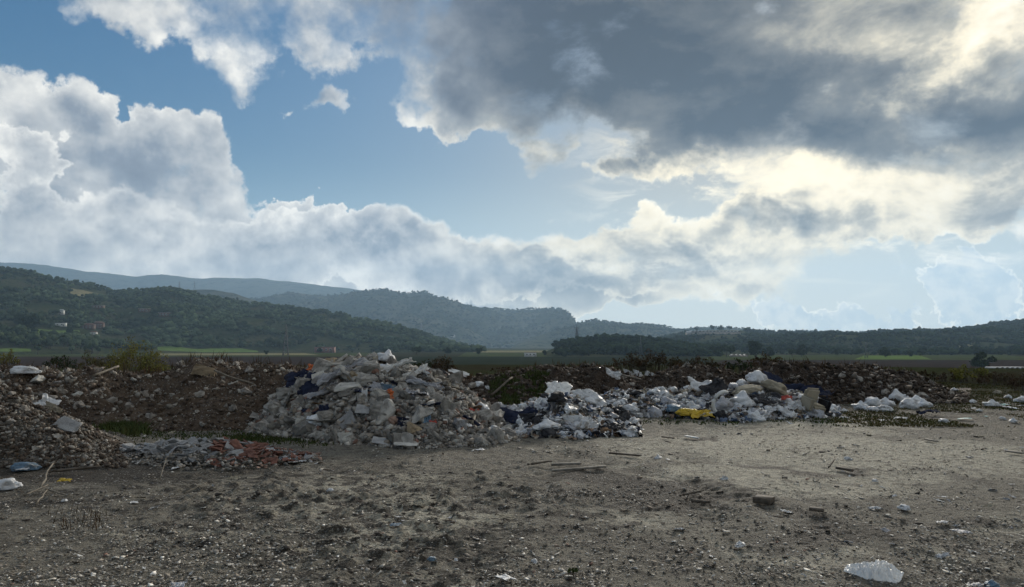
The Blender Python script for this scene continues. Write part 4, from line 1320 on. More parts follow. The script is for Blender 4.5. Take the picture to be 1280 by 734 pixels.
def place(name, me, loc, rot, sc, label, cat, group=None):
    o = bpy.data.objects.new(name, me)
    C.objects.link(o)
    o.location = loc; o.rotation_euler = rot
    o.scale = sc if hasattr(sc, '__len__') else (sc, sc, sc)
    return tag(o, label, cat, group)

ROUGH = [rough_chunk(700 + i, (1, b_, c_), 12 + i % 6) for i, (b_, c_) in enumerate([(0.75, 0.6), (0.85, 0.5), (0.6, 0.55), (0.9, 0.7), (0.7, 0.4), (0.8, 0.35), (0.65, 0.65), (1, 0.6)])]
SLAB = [rough_chunk(720 + i, (1, b_, c_), 10 + i, 0.25, 2, 0.02) for i, (b_, c_) in enumerate([(0.7, 0.14), (0.6, 0.1), (0.85, 0.16), (0.5, 0.12), (0.75, 0.07)])]
ME_chunk = [src_mesh('concrete_chunk', V, T, M_conc) for V, T in ROUGH]
ME_slab = [src_mesh('concrete_slab', V, T, M_conc) for V, T in SLAB]

def on_ridge(ridge, px, py, lo=0.0, hi=1.05):
    t = np.linspace(lo, hi, 300)
    P_ = ridge.pos(np.full(300, float(px)), t)
    X, Yp = project(P_)
    # nearest point of the surface that the bearing meets
    k = int(np.argmin(abs(Yp - py) + 0.4 * t))
    return Vector(P_[k])

def pxm(loc, npx):
    return npx / F * loc[1]

r_ = np.random.default_rng(88)
px = r_.uniform(316, 640, 400); t = r_.uniform(0.0, 1.0, 400)
pp = b_C.pos(px, t)
for k in range(235):
    s = 0.12 + 0.36 * r_.random() ** 2.2
    me = ME_slab[k % 5] if k % 4 == 0 else ME_chunk[k % 8]
    place('concrete_chunk', me, Vector(pp[k]) + Vector((0, -0.02, s * 0.16)), (r_.normal(0, 0.6), r_.normal(0, 0.6), r_.uniform(0, 6.28)), s * (1.25 if k % 6 == 0 else 1),
          ('grey concrete slab piece' if k % 4 == 0 else ('small' if s < 0.2 else 'larger') + ' grey concrete chunk') + (' low' if t[k] < 0.33 else ' halfway up' if t[k] < 0.7 else ' near the top') + (' on the left end' if px[k] < 400 else ' left of the middle' if px[k] < 470 else ' right of the middle' if px[k] < 550 else ' on the right end') + ' of the rubble heap', 'concrete chunk', 'concrete chunks of the central rubble heap')

NOTABLE = [  # px, py, width px, mesh, material, tilt, label
    (436, 488, 36, 'slab', M_conc_pale, (0.25, -0.1, 0.2), 'largest flat pale concrete slab in the upper middle of the heap'),
    (350, 497, 26, 'slab', M_conc, (0.5, -0.45, 0.4), 'tilted grey slab on the left slope of the heap'),
    (480, 514, 32, 'chunk', M_conc, (0.1, 0.0, 0.2), 'big rounded concrete block below the red and blue plastic'),
    (435, 549, 20, 'chunk', M_conc_pale, (0, 0, 0.5), 'squarish pale block at the front foot of the heap'),
    (323, 527, 20, 'slab', M_conc_pale, (0.5, -0.6, 0.3), 'pale board-like slab at the left foot of the heap'),
    (550, 505, 25, 'slab', M_conc, (0.8, 0.3, 0.2), 'tilted brownish slab on the right shoulder of the heap'),
    (436, 528, 23, 'tile', M_slate, (1.0, -0.7, 0.2), 'thin bluish slab leaning in the lower middle of the heap'),
    (479, 554, 26, 'slab', M_slate, (0.4, 0.1, 0.1), 'flat grey slab at the foot left of the wide thin sheet'),
    (505, 552, 26, 'slab', M_conc, (0.6, 0.2, 0.4), 'leaning slab at the foot just above the wide thin sheet'),
    (511, 558, 34, 'tile', M_conc_pale, (0.05, 0.0, 0.1), 'wide thin sheet lying flat at the very foot of the heap'),
    (519, 539, 22, 'chunk', M_conc_tan, (0.3, 0.3, 0.9), 'tan mortar lump low on the right half of the heap'),
    (413, 456, 19, 'chunk', M_conc_tan, (0.1, -0.2, 0.1), 'reddish tan rock on the crest left of the white sack'),
    (414, 549, 20, 'chunk', M_conc, (0, 0.3, 2.0), 'rounded grey boulder at the foot left of the pale block'),
    (368, 530, 24, 'chunk', M_conc, (0.2, 0.2, 1.1), 'grey boulder low on the left slope of the heap'),
    (577, 533, 20, 'chunk', M_slate, (0.2, 0.1, 0.3), 'grey boulder low on the right slope of the heap'),
    (610, 520, 22, 'slab', M_conc, (0.6, 0.5, 0.3), 'pale slab tipped on the right end of the heap'),
    (445, 474, 20, 'chunk', M_conc_tan, (0.2, 0.5, 0.2), 'tan pink lump above the largest pale slab'),
    (455, 513, 18, 'slab', M_slate, (0.7, 0.2, 0.2), 'dark tilted slab left of the big rounded block'),
    (399, 474, 22, 'slab', M_conc_pale, (0.7, -0.4, 0.6), 'pale slab high on the left shoulder of the heap'),
    (380, 505, 30, 'slab', M_conc, (0.6, -0.5, 0.7), 'long grey slab halfway down the left slope of the heap'),
]
ME_tile = [src_mesh('thin_slab', V * (1, 1, 0.5), T, M_slate) for V, T in SLAB[3:]]
for q, (px, py, w, kind, mat, rot, lab) in enumerate(NOTABLE):
    loc = on_ridge(b_C, px, py)
    s = pxm(loc, w)
    src = {'slab': SLAB[q % 3], 'chunk': ROUGH[q % 8], 'tile': SLAB[4]}[kind]
    me = src_mesh('concrete_slab' if kind != 'chunk' else 'concrete_block', src[0], src[1], mat)
    place('concrete_slab' if kind != 'chunk' else 'concrete_block', me, loc + Vector((0, -0.05, s * 0.13)), rot, s, lab, 'slab' if kind != 'chunk' else 'block')

# single stones on the banks
ME_stone = [src_mesh('field_stone', *rough_chunk(740 + i, (1, 0.8, 0.6), 20, 0.6), concrete_material('bank_stone', (0.40, 0.365, 0.32))) for i in range(3)]
for (rd, a0, a1, cnt, lab, grp, s0, s1__) in ((b_A, 5, 470, 75, 'pale stone stuck in the brown earth bank at left', 'stones in the left earth bank', 0.10, 0.26),
                                  (b_B, 0, 110, 30, 'grey stone on the gravel bank at the left edge', 'stones on the gravel bank', 0.07, 0.17),
                                  (b_D, 520, 930, 30, 'stone stuck in the dark bank behind the rubbish', 'stones in the middle earth bank', 0.12, 0.3),
                                  (b_E, 940, 1190, 35, 'stone stuck in the large dark bank at right', 'stones in the right earth bank', 0.12, 0.34)):
    sx__ = r_.uniform(a0, a1, cnt); st__ = r_.uniform(0.1, 1.0, cnt)
    pp = rd.pos(sx__, st__)
    for k in range(cnt):
        s = s0 + (s1__ - s0) * r_.random() ** 2
        place('field_stone', ME_stone[k % 3], Vector(pp[k]) + Vector((0, 0, s * 0.12)), (r_.normal(0, 0.5), r_.normal(0, 0.5), r_.uniform(0, 6)), s, ('small ' if s < (s0 + s1__) / 2.5 else 'large ') + lab + (', low ' if st__[k] < 0.5 else ', high ') + ('left' if sx__[k] < a0 + (a1 - a0) / 3 else 'middle' if sx__[k] < a0 + (a1 - a0) * 2 / 3 else 'right'), 'stone', grp)
loc = on_ridge(b_A, 259, 467)
place('boulder', src_mesh('boulder', *rough_chunk(760, (1, 0.6, 0.5), 12, 0.2), M_conc_tan), loc + Vector((0, -0.1, 0.1)), (0.2, 0.25, 0.2), pxm(loc, 28), 'large tan block on the crest of the left brown bank', 'boulder')
for px, py, w, lab in ((84, 499, 11, 'small white stone on the face of the left bank, below the white sack'), (168, 476, 10, 'upright white fragment near the crest of the left bank under the yellow bush'),
                       (293, 482, 13, 'flat white fragment high on the left bank, right of the tan block'), (47, 478, 18, 'grey block just below the black and white sack'), (12, 470, 16, 'grey block at the left end of the bank crest'),
                       (100, 495, 14, 'grey stone right of the small white stone on the left bank'), (210, 507, 10, 'pair-like rounded stone low on the left bank'), (256, 532, 11, 'rounded pale stone at the right foot of the left bank')):
    loc = on_ridge(b_A, px, py)
    s = pxm(loc, w)
    place('stone_block', src_mesh('stone_block', *ROUGH[int(px) % 8], M_conc_pale if 'white' in lab else M_conc), loc + Vector((0, -0.04, s * 0.15)), (0.3, 0.2, px), s, lab, 'stone')
loc = on_ridge(b_B, 84, 538)
place('stone_slab', src_mesh('stone_slab', *SLAB[0], M_slate), loc + Vector((0, 0, 0.08)), (0.9, 0.4, 0.4), 0.36, 'upright grey slab on the right end of the gravel bank', 'slab')

# ------------------------------------------------------------------ bags, sacks, cloth and film
def fabric(name, base, rough=0.55, rnd=0.15, spec=0.4, thin=0.0, stains=0.75, stain=(0.2, 0.17, 0.13)):
    m, n, b = material(name)
    p = n.new('ShaderNodeTexCoord').outputs['Object']
    oi = n.new('ShaderNodeObjectInfo')
    a = n.noise(p, 1.6, 6, 0.65)
    c = n.mix(n.mr(a, 0.46, 0.70, 0, stains), base, stain)
    c = n.vm('SCALE', c, s=n.mr(oi.outputs['Random'], 0, 1, 1 - rnd, 1 + rnd * 0.4, smooth=False))
    n.put(b.inputs['Base Color'], c)
    b.inputs['Roughness'].default_value = rough
    b.inputs['Specular IOR Level'].default_value = spec
    if thin:
        b.inputs['Transmission Weight'].default_value = thin
        b.inputs['IOR'].default_value = 1.02
    bump(n, b, n.noise(p, 7, 5, 0.7), 0.5, 0.04)
    return m
M_wbag = fabric('white_plastic', (0.66, 0.67, 0.68))
M_gbag = fabric('grey_plastic', (0.36, 0.37, 0.40))
M_black = fabric('black_plastic', (0.014, 0.014, 0.018), 0.6, 0.3, 0.4, stains=0.25, stain=(0.08, 0.07, 0.06))
M_navy = fabric('navy_cloth', (0.022, 0.028, 0.055), 0.9, 0.3, 0.1, stains=0.4, stain=(0.08, 0.07, 0.06))
M_blue = fabric('blue_plastic', (0.12, 0.20, 0.28), 0.55)
M_yellow = fabric('yellow_plastic', (0.62, 0.42, 0.03), 0.5, 0.1, stains=0.2)
M_beige = fabric('beige_sackcloth', (0.38, 0.34, 0.26), 0.9, 0.2, 0.1)
M_red = fabric('red_plastic', (0.42, 0.06, 0.04), 0.6)
M_orange = fabric('orange_plastic', (0.62, 0.15, 0.04), 0.6)
M_teal = fabric('turquoise_plastic', (0.16, 0.36, 0.34), 0.6)
M_film3 = fabric('clear_film', (0.84, 0.83, 0.80), 0.3, 0.05, 0.6, thin=0.0, stains=0.25)
M_card = fabric('brown_cardboard', (0.25, 0.15, 0.08), 0.9, 0.2, 0.1)
M_foam = fabric('white_foam', (0.72, 0.72, 0.70), 0.8, 0.1, 0.2)

def bag_mesh(seed, flat=0.6, knot=True, wrinkle=1.0):
    """a slumped plastic bag: creased skin, flat base, gathered neck"""
    V, T = ico(4)
    V = V.copy()
    for i in range(len(V)):
        d = Vector(V[i])
        q = d * 1.3 + Vector((seed * 3.1, 0, 0))
        a = mnoise.noise(q) * 0.45
        q2 = d * 3.0 + Vector((0, seed * 1.7, 0))
        b_ = (0.5 - abs(mnoise.noise(q2))) * 0.26
        q3 = Vector((d.x * 7, d.y * 7, d.z * 3)) + Vector((0, 0, seed))
        c_ = (0.4 - abs(mnoise.noise(q3))) * 0.22
        q4 = d * 15 + Vector((seed, 3, 0))
        e_ = (0.3 - abs(mnoise.noise(q4))) * 0.10
        rr = 1 + a + (b_ + c_ + e_) * wrinkle
        if knot and d.z > 0.80:
            k = (d.z - 0.80) / 0.20
            rr *= 1 + 0.55 * k ** 1.5
            d = Vector((d.x * (1 - 0.45 * k), d.y * (1 - 0.45 * k), d.z))
        v = d * rr
        v.z *= flat
        if v.z < -0.32: v.z = -0.32 + (v.z + 0.32) * 0.15
        V[i] = v[:]
    V *= 0.5
    return V, T

def cloth_mesh(seed, n=26, fold=0.28, ragged=0.25):
    """a crumpled sheet with folds and a torn edge, with its own small thickness"""
    u, v = np.meshgrid(np.linspace(-0.5, 0.5, n), np.linspace(-0.5, 0.5, n))
    r0 = 1 + ragged * 2 * fbm(u * 3 + seed, v * 3, 3, 0.5, seed) * (np.maximum(abs(u), abs(v)) * 2) ** 2
    X = u * r0; Y = v * r0
    X = X + 0.16 * fbm(u * 4, v * 4 + 5, 3, 0.5, seed + 3); Y = Y + 0.16 * fbm(u * 4 + 9, v * 4, 3, 0.5, seed + 5)
    a = seed * 0.9
    w = u * math.cos(a) + v * math.sin(a)
    Z = fold * (0.5 - np.abs(fbm(u * 2.6 + seed, v * 2.6, 4, 0.55, seed + 7))) + 0.10 * fold * 4 * fbm(w * 11, (u - v) * 2.5, 3, 0.6, seed + 8) + fold * 0.9 * fbm(u * 1.5, v * 1.5, 2, 0.5, seed + 11)
    Z = Z - 0.25 * fold
    V = np.stack([X, Y, Z], -1).reshape(-1, 3)
    i = np.arange(n - 1)[:, None] * n; j = np.arange(n - 1)[None, :]
    Q = np.stack([i + j, i + j + 1, i + n + j + 1, i + n + j], -1).reshape(-1, 4)
    T = np.vstack([Q[:, [0, 1, 2]], Q[:, [0, 2, 3]]])
    m = len(V)
    V2 = V - (0, 0, 0.006)
    ring = np.concatenate([np.arange(n), np.arange(1, n) * n + n - 1, (n - 1) * n + np.arange(n - 2, -1, -1), np.arange(n - 2, 0, -1) * n])
    nx = np.roll(ring, -1)
    S = np.vstack([np.stack([ring, ring + m, nx + m], -1), np.stack([ring, nx + m, nx], -1)])
    return np.vstack([V, V2]), np.vstack([T, T[:, ::-1] + m, S])

BAGS = [bag_mesh(i + 1, 0.55 + 0.08 * (i % 4), i % 2 == 0, 1 + 0.25 * (i % 3)) for i in range(7)]
CLOTHS = [cloth_mesh(i + 1, 24, 0.22 + 0.06 * (i % 3)) for i in range(6)]
_cache = {}
def shape(kind, i, mat):
    key = (kind, i, mat.name)
    if key not in _cache:
        V, T = (BAGS if kind == 'bag' else CLOTHS)[i]
        _cache[key] = src_mesh('rubbish_bag' if kind == 'bag' else 'crumpled_sheet', V, T, mat, True)
    return _cache[key]

def fill(ridge, n, px0, px1, t0, t1, s0, s1, palette, label, group, seed):
    r = np.random.default_rng(seed)
    px = r.uniform(px0, px1, n); t = r.uniform(t0, t1, n)
    P_ = ridge.pos(px, t)
    for k in range(n):
        s = s0 + (s1 - s0) * r.random() ** 1.6
        kind, mat, word, cat = palette[r.integers(len(palette))]
        me = shape(kind, int(r.integers(7 if kind == 'bag' else 6)), mat)
        w3_ = (px[k] - px0) / (px1 - px0)
        where = ('at the left end' if w3_ < 0.25 else 'left of the middle' if w3_ < 0.5 else 'right of the middle' if w3_ < 0.75 else 'at the right end') + (' low down' if t[k] < 0.4 else ' high up')
        place('rubbish_bag' if kind == 'bag' else 'torn_sheet', me, Vector(P_[k]) + Vector((0, 0, s * 0.16)), (r.normal(0, 0.35), r.normal(0, 0.35), r.uniform(0, 6.28)),
              (s, s * r.uniform(0.65, 1), s * r.uniform(0.6, 1.05)), ('small ' if s < (s0 + s1) / 2.6 else 'big ') + word + ' ' + where + ' ' + label, cat, word + ' pieces ' + group)
TS = ('cloth', M_card, 'brown torn cardboard', 'cardboard')
WB = ('bag', M_wbag, 'white plastic bag', 'bag'); GB = ('bag', M_gbag, 'grey plastic bag', 'bag'); KB = ('bag', M_black, 'black plastic bag', 'bag')
WS = ('cloth', M_wbag, 'crumpled white sheet', 'plastic sheet'); GS = ('cloth', M_gbag, 'crumpled grey sheet', 'plastic sheet'); NS = ('cloth', M_navy, 'dark crumpled cloth', 'cloth'); BS = ('cloth', M_beige, 'beige torn cloth', 'cloth'); KS = ('cloth', M_black, 'black torn film', 'plastic sheet')
fill(b_F, 190, 612, 798, 0.0, 1.0, 0.08, 0.28, [WB, WB, WS, WS, GB, GS, NS, KB, WS, KS], 'in the nearer rubbish heap', 'in the nearer rubbish heap', 71)
fill(b_G, 290, 735, 1048, 0.0, 1.0, 0.10, 0.33, [WB, WB, WS, WS, GB, GS, GS, BS, WB, WS, KB, GB], 'in the long far rubbish heap', 'in the long far rubbish heap', 72)
fill(b_C, 60, 350, 640, 0.15, 1.0, 0.12, 0.36, [WS, GS, BS, GS, WS, NS, TS, WB], 'in the rubble heap', 'among the rubble', 73)

def item(ridge, px, py, w, kind, i, mat, name, label, cat, rot=(0.2, 0, 0), asp=(1, 0.8, 0.8), up=0.14, Y=None):
    loc = on_ridge(ridge, px, py) if ridge else gp(px, py)
    s = pxm(loc, w)
    me = shape(kind, i, mat)
    return place(name, me, loc + Vector((0, -0.06 if ridge else 0, s * up)), rot, (s * asp[0], s * asp[1], s * asp[2]), label, cat)

I = item
# central heap
I(b_C, 484, 454, 20, 'bag', 0, M_wbag, 'white_sack', 'large white sack on the very top of the rubble heap', 'sack', (0.1, 0.2, 0.4), (1, 0.9, 1.1), 0.3)
I(b_C, 388, 490, 34, 'cloth', 1, M_navy, 'cloth', 'large navy cloth draped down the left slope of the heap', 'cloth', (0.9, -0.4, 0.3), (0.8, 1.3, 1))
I(b_C, 374, 471, 26, 'cloth', 2, M_navy, 'cloth', 'navy cloth near the crest left of the orange scrap', 'cloth', (0.7, -0.3, 0.2))
I(b_C, 392, 464, 13, 'cloth', 3, M_orange, 'plastic_scrap', 'bright orange plastic scrap on the left crest of the heap', 'plastic scrap', (0.8, 0, 0), (1, 0.8, 1), 0.6)
I(b_C, 482, 500, 20, 'cloth', 4, M_orange, 'plastic_scrap', 'red-orange torn plastic on the big rounded block', 'plastic scrap', (0.9, 0, 0.3), (1, 0.8, 1), 0.3)
I(b_C, 489, 494, 20, 'cloth', 5, M_blue, 'plastic_scrap', 'blue torn plastic above the red-orange scrap', 'plastic scrap', (0.9, 0.1, 0.3), (1, 0.8, 1), 0.3)
I(b_C, 474, 488, 20, 'cloth', 0, M_gbag, 'cloth', 'pale striped-looking rag above the blue plastic', 'cloth', (0.8, 0.4, 0.3))
I(b_C, 514, 503, 20, 'cloth', 2, M_gbag, 'cloth', 'hanging grey-blue cloth on the right half of the heap', 'cloth', (1.2, 0, 0.3), (0.6, 1.3, 1))
I(b_C, 457, 499, 15, 'cloth', 3, M_wbag, 'cloth', 'narrow white rag right of the largest slab', 'cloth', (1.2, 0, 0.1), (0.5, 1.4, 1))
I(b_C, 533, 531, 22, 'cloth', 1, M_blue, 'cloth', 'grey-blue rag low on the right half of the heap', 'cloth', (1.1, 0, 0.2), (0.6, 1.3, 1))
I(b_C, 542, 535, 11, 'cloth', 4, M_red, 'plastic_scrap', 'small red scrap beside the low blue rag', 'plastic scrap', (1.0, 0, 0), (0.8, 1.2, 1), 0.4)
I(b_C, 506, 530, 18, 'cloth', 5, M_navy, 'cloth', 'dark rag left of the low blue rag', 'cloth', (0.9, 0, 0))
I(b_C, 405, 518, 18, 'cloth', 0, M_navy, 'cloth', 'small dark rag in the lower left of the heap', 'cloth', (1.0, 0, 0), (0.7, 1.2, 1))
I(b_C, 560, 513, 20, 'cloth', 3, M_navy, 'cloth', 'dark scrap on the right shoulder below the tilted slab', 'cloth', (0.8, 0, 0))
I(b_C, 593, 518, 14, 'cloth', 2, M_red, 'plastic_scrap', 'dull red scrap near the right end of the heap', 'plastic scrap', (0.9, 0, 0))
for px, py, w, rz, lab in ((497, 467, 38, 0.4, 'long curved white sheet on the right of the crest'), (521, 474, 34, 0.9, 'curled white strip hanging below the crest at right'), (531, 470, 20, -0.9, 'short white strip standing on the crest at right'),
                           (534, 491, 38, 0.0, 'long pale strip lying across the right shoulder'), (439, 466, 34, 0.7, 'long grey sheet running up the left crest'), (420, 480, 44, 0.8, 'long pale sheet running down from the crest at left'), (404, 500, 40, 0.9, 'long grey sheet beside the navy cloth')):
    I(b_C, px, py, w, 'cloth', int(w) % 6, M_foam if 'white' in lab else M_gbag, 'plastic_strip', lab, 'plastic strip', (0.5, -0.3 if rz > 0 else 0.3, rz), (1.1, 0.26, 0.7), 0.25)
I(b_D, 574, 473, 24, 'cloth', 1, M_foam, 'foam_board', 'bright white tilted board on the bank right of the heap top', 'board', (0.5, 0.3, 0), (1, 0.5, 0.3), 0.3)
I(b_D, 549, 474, 26, 'bag', 2, M_black, 'rubbish_bag', 'black bag on the bank left of the bright white board', 'bag', (0, 0, 0), (1, 0.7, 0.6))
I(b_D, 600, 482, 12, 'bag', 1, M_wbag, 'rubbish_bag', 'small white bag on the bank right of the bright white board', 'bag')
I(b_D, 611, 487, 9, 'cloth', 1, M_wbag, 'plastic_scrap', 'tiny white scrap right of the small white bag', 'plastic scrap', (0.8, 0.8, 0))
for px, py, w, lab in ((785, 470, 12, 'white scrap on the middle bank, left of a row of three'), (797, 470, 11, 'white scrap on the middle bank, middle of a row of three'), (812, 471, 10, 'white scrap on the middle bank, right of a row of three'), (766, 473, 18, 'thin pale strip left of the three white scraps')):
    I(b_D, px, py, w, 'cloth', int(px) % 6, M_wbag, 'plastic_scrap', lab, 'plastic scrap', (0.9, 0.3, 0), (1, 0.6, 1), 0.3)
# nearer rubbish heap
I(b_F, 698, 494, 31, 'cloth', 0, M_film3, 'plastic_film', 'sheet of clear film draped over the peak of the nearer rubbish heap', 'plastic film', (0.7, 0.1, 0.2), (1, 1, 1.4), 0.15)
I(b_F, 697, 507, 24, 'bag', 3, M_black, 'rubbish_bag', 'black bag under the clear film', 'bag', (0, 0, 1), (1, 0.8, 0.8), 0.35)
I(b_F, 649, 528, 34, 'cloth', 4, M_navy, 'cloth', 'wide navy cloth on the left of the nearer rubbish heap', 'cloth', (0.6, 0, 0), (1.2, 0.9, 1), 0.2)
I(b_F, 668, 531, 26, 'cloth', 5, M_black, 'cloth', 'black cloth right of the wide navy one', 'cloth', (0.6, 0, 0), (1.2, 0.9, 1), 0.2)
I(b_F, 632, 512, 22, 'cloth', 2, M_gbag, 'plastic_sheet', 'pale grey stiff sheet at the left top of the nearer rubbish heap', 'plastic sheet', (0.7, 0.2, 0.3), (1, 0.8, 0.6), 0.25)
I(b_F, 684, 537, 26, 'bag', 4, M_wbag, 'rubbish_bag', 'white bag at the front foot of the nearer rubbish heap', 'bag', (0, 0, 0.4), (1.1, 0.8, 0.7))
I(b_F, 777, 532, 32, 'cloth', 3, M_black, 'cloth', 'ragged black heap of cloth at the right end of the nearer heap', 'cloth', (0.7, 0.3, 0.3), (1, 1, 1.5), 0.3)
I(b_F, 765, 539, 28, 'cloth', 1, M_black, 'cloth', 'black cloth spread at the foot, left of the ragged black heap', 'cloth', (0.4, 0, 0.3), (1.2, 0.8, 1), 0.2)
I(b_F, 757, 541, 12, 'bag', 5, M_card, 'cardboard', 'brown cardboard piece at the foot of the nearer rubbish heap', 'cardboard', (0, 0, 0), (1, 0.6, 0.6), 0.3)
I(b_F, 728, 501, 26, 'cloth', 0, M_wbag, 'plastic_sheet', 'white sheet right of the clear film peak', 'plastic sheet', (0.7, 0, 0.3), (1.1, 0.8, 1), 0.25)
I(b_F, 742, 508, 24, 'bag', 6, M_wbag, 'rubbish_bag', 'white bag in the upper right of the nearer rubbish heap', 'bag', (0, 0, 0.4), (1.1, 0.8, 0.8), 0.2)
I(b_F, 727, 535, 28, 'cloth', 5, M_wbag, 'plastic_sheet', 'white sheet at the front of the nearer rubbish heap', 'plastic sheet', (0.6, 0, 0.3), (1.3, 0.8, 1), 0.25)
# far rubbish heap
I(b_G, 858, 521, 19, 'bag', 1, M_yellow, 'yellow_bag', 'bright yellow bag at the foot of the far heap, left one', 'bag', (0, 0, 0.3), (1.2, 0.8, 0.8), 0.25)
I(b_G, 876, 523, 19, 'cloth', 2, M_yellow, 'yellow_sheet', 'yellow crumpled sheet right beside the yellow bag', 'plastic sheet', (0.5, 0, 0.1), (1.3, 0.8, 0.9), 0.3)
I(b_G, 842, 515, 18, 'bag', 5, M_blue, 'rubbish_bag', 'pale blue bag just above the yellow bag', 'bag', (0, 0, 0.3), (1.1, 0.8, 0.8), 0.2)
I(b_G, 877, 492, 30, 'cloth', 4, M_wbag, 'plastic_sheet', 'large white sheet peaking left of the dark boards', 'plastic sheet', (0.8, 0.2, 0.3), (1.1, 0.8, 1), 0.25)
I(b_G, 946, 485, 24, 'bag', 2, M_wbag, 'white_sack', 'smooth white sack on top of the far rubbish heap', 'sack', (0, 0.2, 0.4), (1, 0.9, 0.9), 0.4)
I(b_G, 927, 508, 28, 'bag', 0, M_wbag, 'rubbish_bag', 'big white tied bag low in the far rubbish heap', 'bag', (0.1, 0, 0.9), (1, 0.9, 1), 0.2)
I(b_G, 969, 495, 28, 'bag', 3, M_beige, 'beige_sack', 'large beige sack in the right half of the far heap', 'sack', (0.1, 0.4, 0.2), (1.1, 0.8, 0.7), 0.3)
I(b_G, 934, 496, 26, 'bag', 5, M_beige, 'beige_sack', 'flat beige sack below the smooth white sack', 'sack', (0, -0.1, 0.2), (1.3, 0.8, 0.6), 0.3)
I(b_G, 948, 503, 26, 'cloth', 3, M_black, 'cloth', 'black cloth below the beige sacks', 'cloth', (0.5, 0, 0.2), (1.2, 0.8, 0.9), 0.2)
I(b_G, 981, 503, 16, 'cloth', 1, M_red, 'cloth', 'dark red cloth at the right of the black cloth', 'cloth', (0.6, 0, 0), (1, 0.8, 1), 0.35)
I(b_E, 1003, 497, 50, 'cloth', 5, M_navy, 'tarpaulin', 'wide dark blue tarpaulin on the foot of the right bank', 'tarpaulin', (0.5, 0, 0.05), (1.2, 0.5, 0.7), 0.15)
I(b_E, 965, 480, 26, 'cloth', 0, M_navy, 'tarpaulin', 'dark blue tarpaulin piece behind the smooth white sack', 'tarpaulin', (0.7, 0.4, 0.2), (1, 0.9, 0.7), 0.2)
I(b_G, 903, 512, 22, 'bag', 4, M_gbag, 'rubbish_bag', 'rounded grey bag left of the big tied bag', 'bag', (0, 0, 0.3), (1, 0.8, 1), 0.2)
I(b_G, 993, 513, 20, 'cloth', 2, M_wbag, 'cloth', 'white rag left of the broken armchair', 'cloth', (0.7, 0.2, 0.2), (1, 0.8, 1), 0.3)
I(b_G, 892, 491, 26, 'cloth', 4, M_black, 'plastic_sheet', 'black sheet with dark boards on the crest of the far heap', 'plastic sheet', (0.7, -0.4, 0.2), (1.1, 0.8, 0.7), 0.25)
# left bank
I(b_A, 34, 469, 25, 'bag', 1, M_wbag, 'white_sack', 'white sack with dark tears on the crest of the left bank', 'sack', (0, 0, 0.3), (1.1, 0.7, 0.65), 0.2)
I(b_B, 62, 508, 22, 'cloth', 3, M_wbag, 'cloth', 'white and tan rag on top of the gravel bank', 'cloth', (0.7, 0.5, 0.3), (1, 1, 1), 0.3)
I(b_B, 70, 514, 16, 'cloth', 5, M_beige, 'cloth', 'tan rag tail below the white rag on the gravel bank', 'cloth', (0.6, 0.5, 0.3), (1.3, 0.5, 1), 0.3)
I(None, 32, 588, 24, 'bag', 1, M_blue, 'rubbish_bag', 'turquoise-blue bag on the ground at the foot of the gravel bank', 'bag', (0, 0, 0.4), (1.1, 0.7, 0.7), 0.15)
I(None, 28, 590, 12, 'cloth', 1, M_wbag, 'plastic_scrap', 'white scrap tucked under the turquoise-blue bag', 'plastic scrap', (0.3, 0, 0.4), (1.1, 0.7, 0.7), 0.3)
I(None, 6, 612, 28, 'bag', 3, M_wbag, 'rubbish_bag', 'white bag on the ground at the left edge', 'bag', (0, 0, 0.2), (1.1, 0.7, 0.7), 0.15)
I(None, 82, 603, 12, 'cloth', 2, M_yellow, 'wrapper', 'small yellow and dark wrapper on the ground at left', 'wrapper', (0.2, 0.1, 0.2), (1.1, 0.7, 0.7), 0.2)
I(None, 12, 571, 16, 'bag', 5, M_gbag, 'rubbish_bag', 'grey-green bag at the left edge foot of the gravel bank', 'bag', (0, 0, 0.2), (1.1, 0.7, 0.7), 0.2)
# white bags at right
for q, (px, py, w, lab) in enumerate(((1076, 511, 18, 'leftmost white bag of the low row at right'), (1091, 507, 20, 'second white bag from the left in the low row'), (1107, 507, 18, 'dull white bag third in the low row'),
        (1122, 504, 26, 'wide white bag in the middle of the low row'), (1136, 510, 20, 'white bag in front of the pointed one'), (1145, 506, 22, 'pointed white bag near the right end of the row'),
        (1155, 509, 18, 'pale bag at the right end of the low row'), (1091, 514, 13, 'small white bag in front of the second bag'), (1106, 514, 16, 'small flat bag in front of the dull white bag'), (1082, 512, 10, 'tiny white bag in front of the leftmost bag'), (1131, 504, 18, 'grey-white bag behind the wide white one'))):
    I(None, px, py, w * 0.98, 'bag', (0, 3, 4, 6, 2, 0, 4, 1, 5, 2, 1)[q], M_wbag, 'white_bag', lab, 'bag', (0, 0, q * 1.1), (1, 0.9, 0.82), 0.14)
I(None, 1162, 519, 22, 'cloth', 1, M_navy, 'cloth', 'dark scrap in front of the right end of the bag row', 'cloth', (0.2, 0, 0.2), (1.1, 0.7, 1), 0.2)
I(None, 1162, 498, 15, 'bag', 3, M_beige, 'beige_sack', 'lone pale tan sack behind the bag row', 'sack', (0, 0, 0.2), (1, 0.9, 1.0), 0.17)
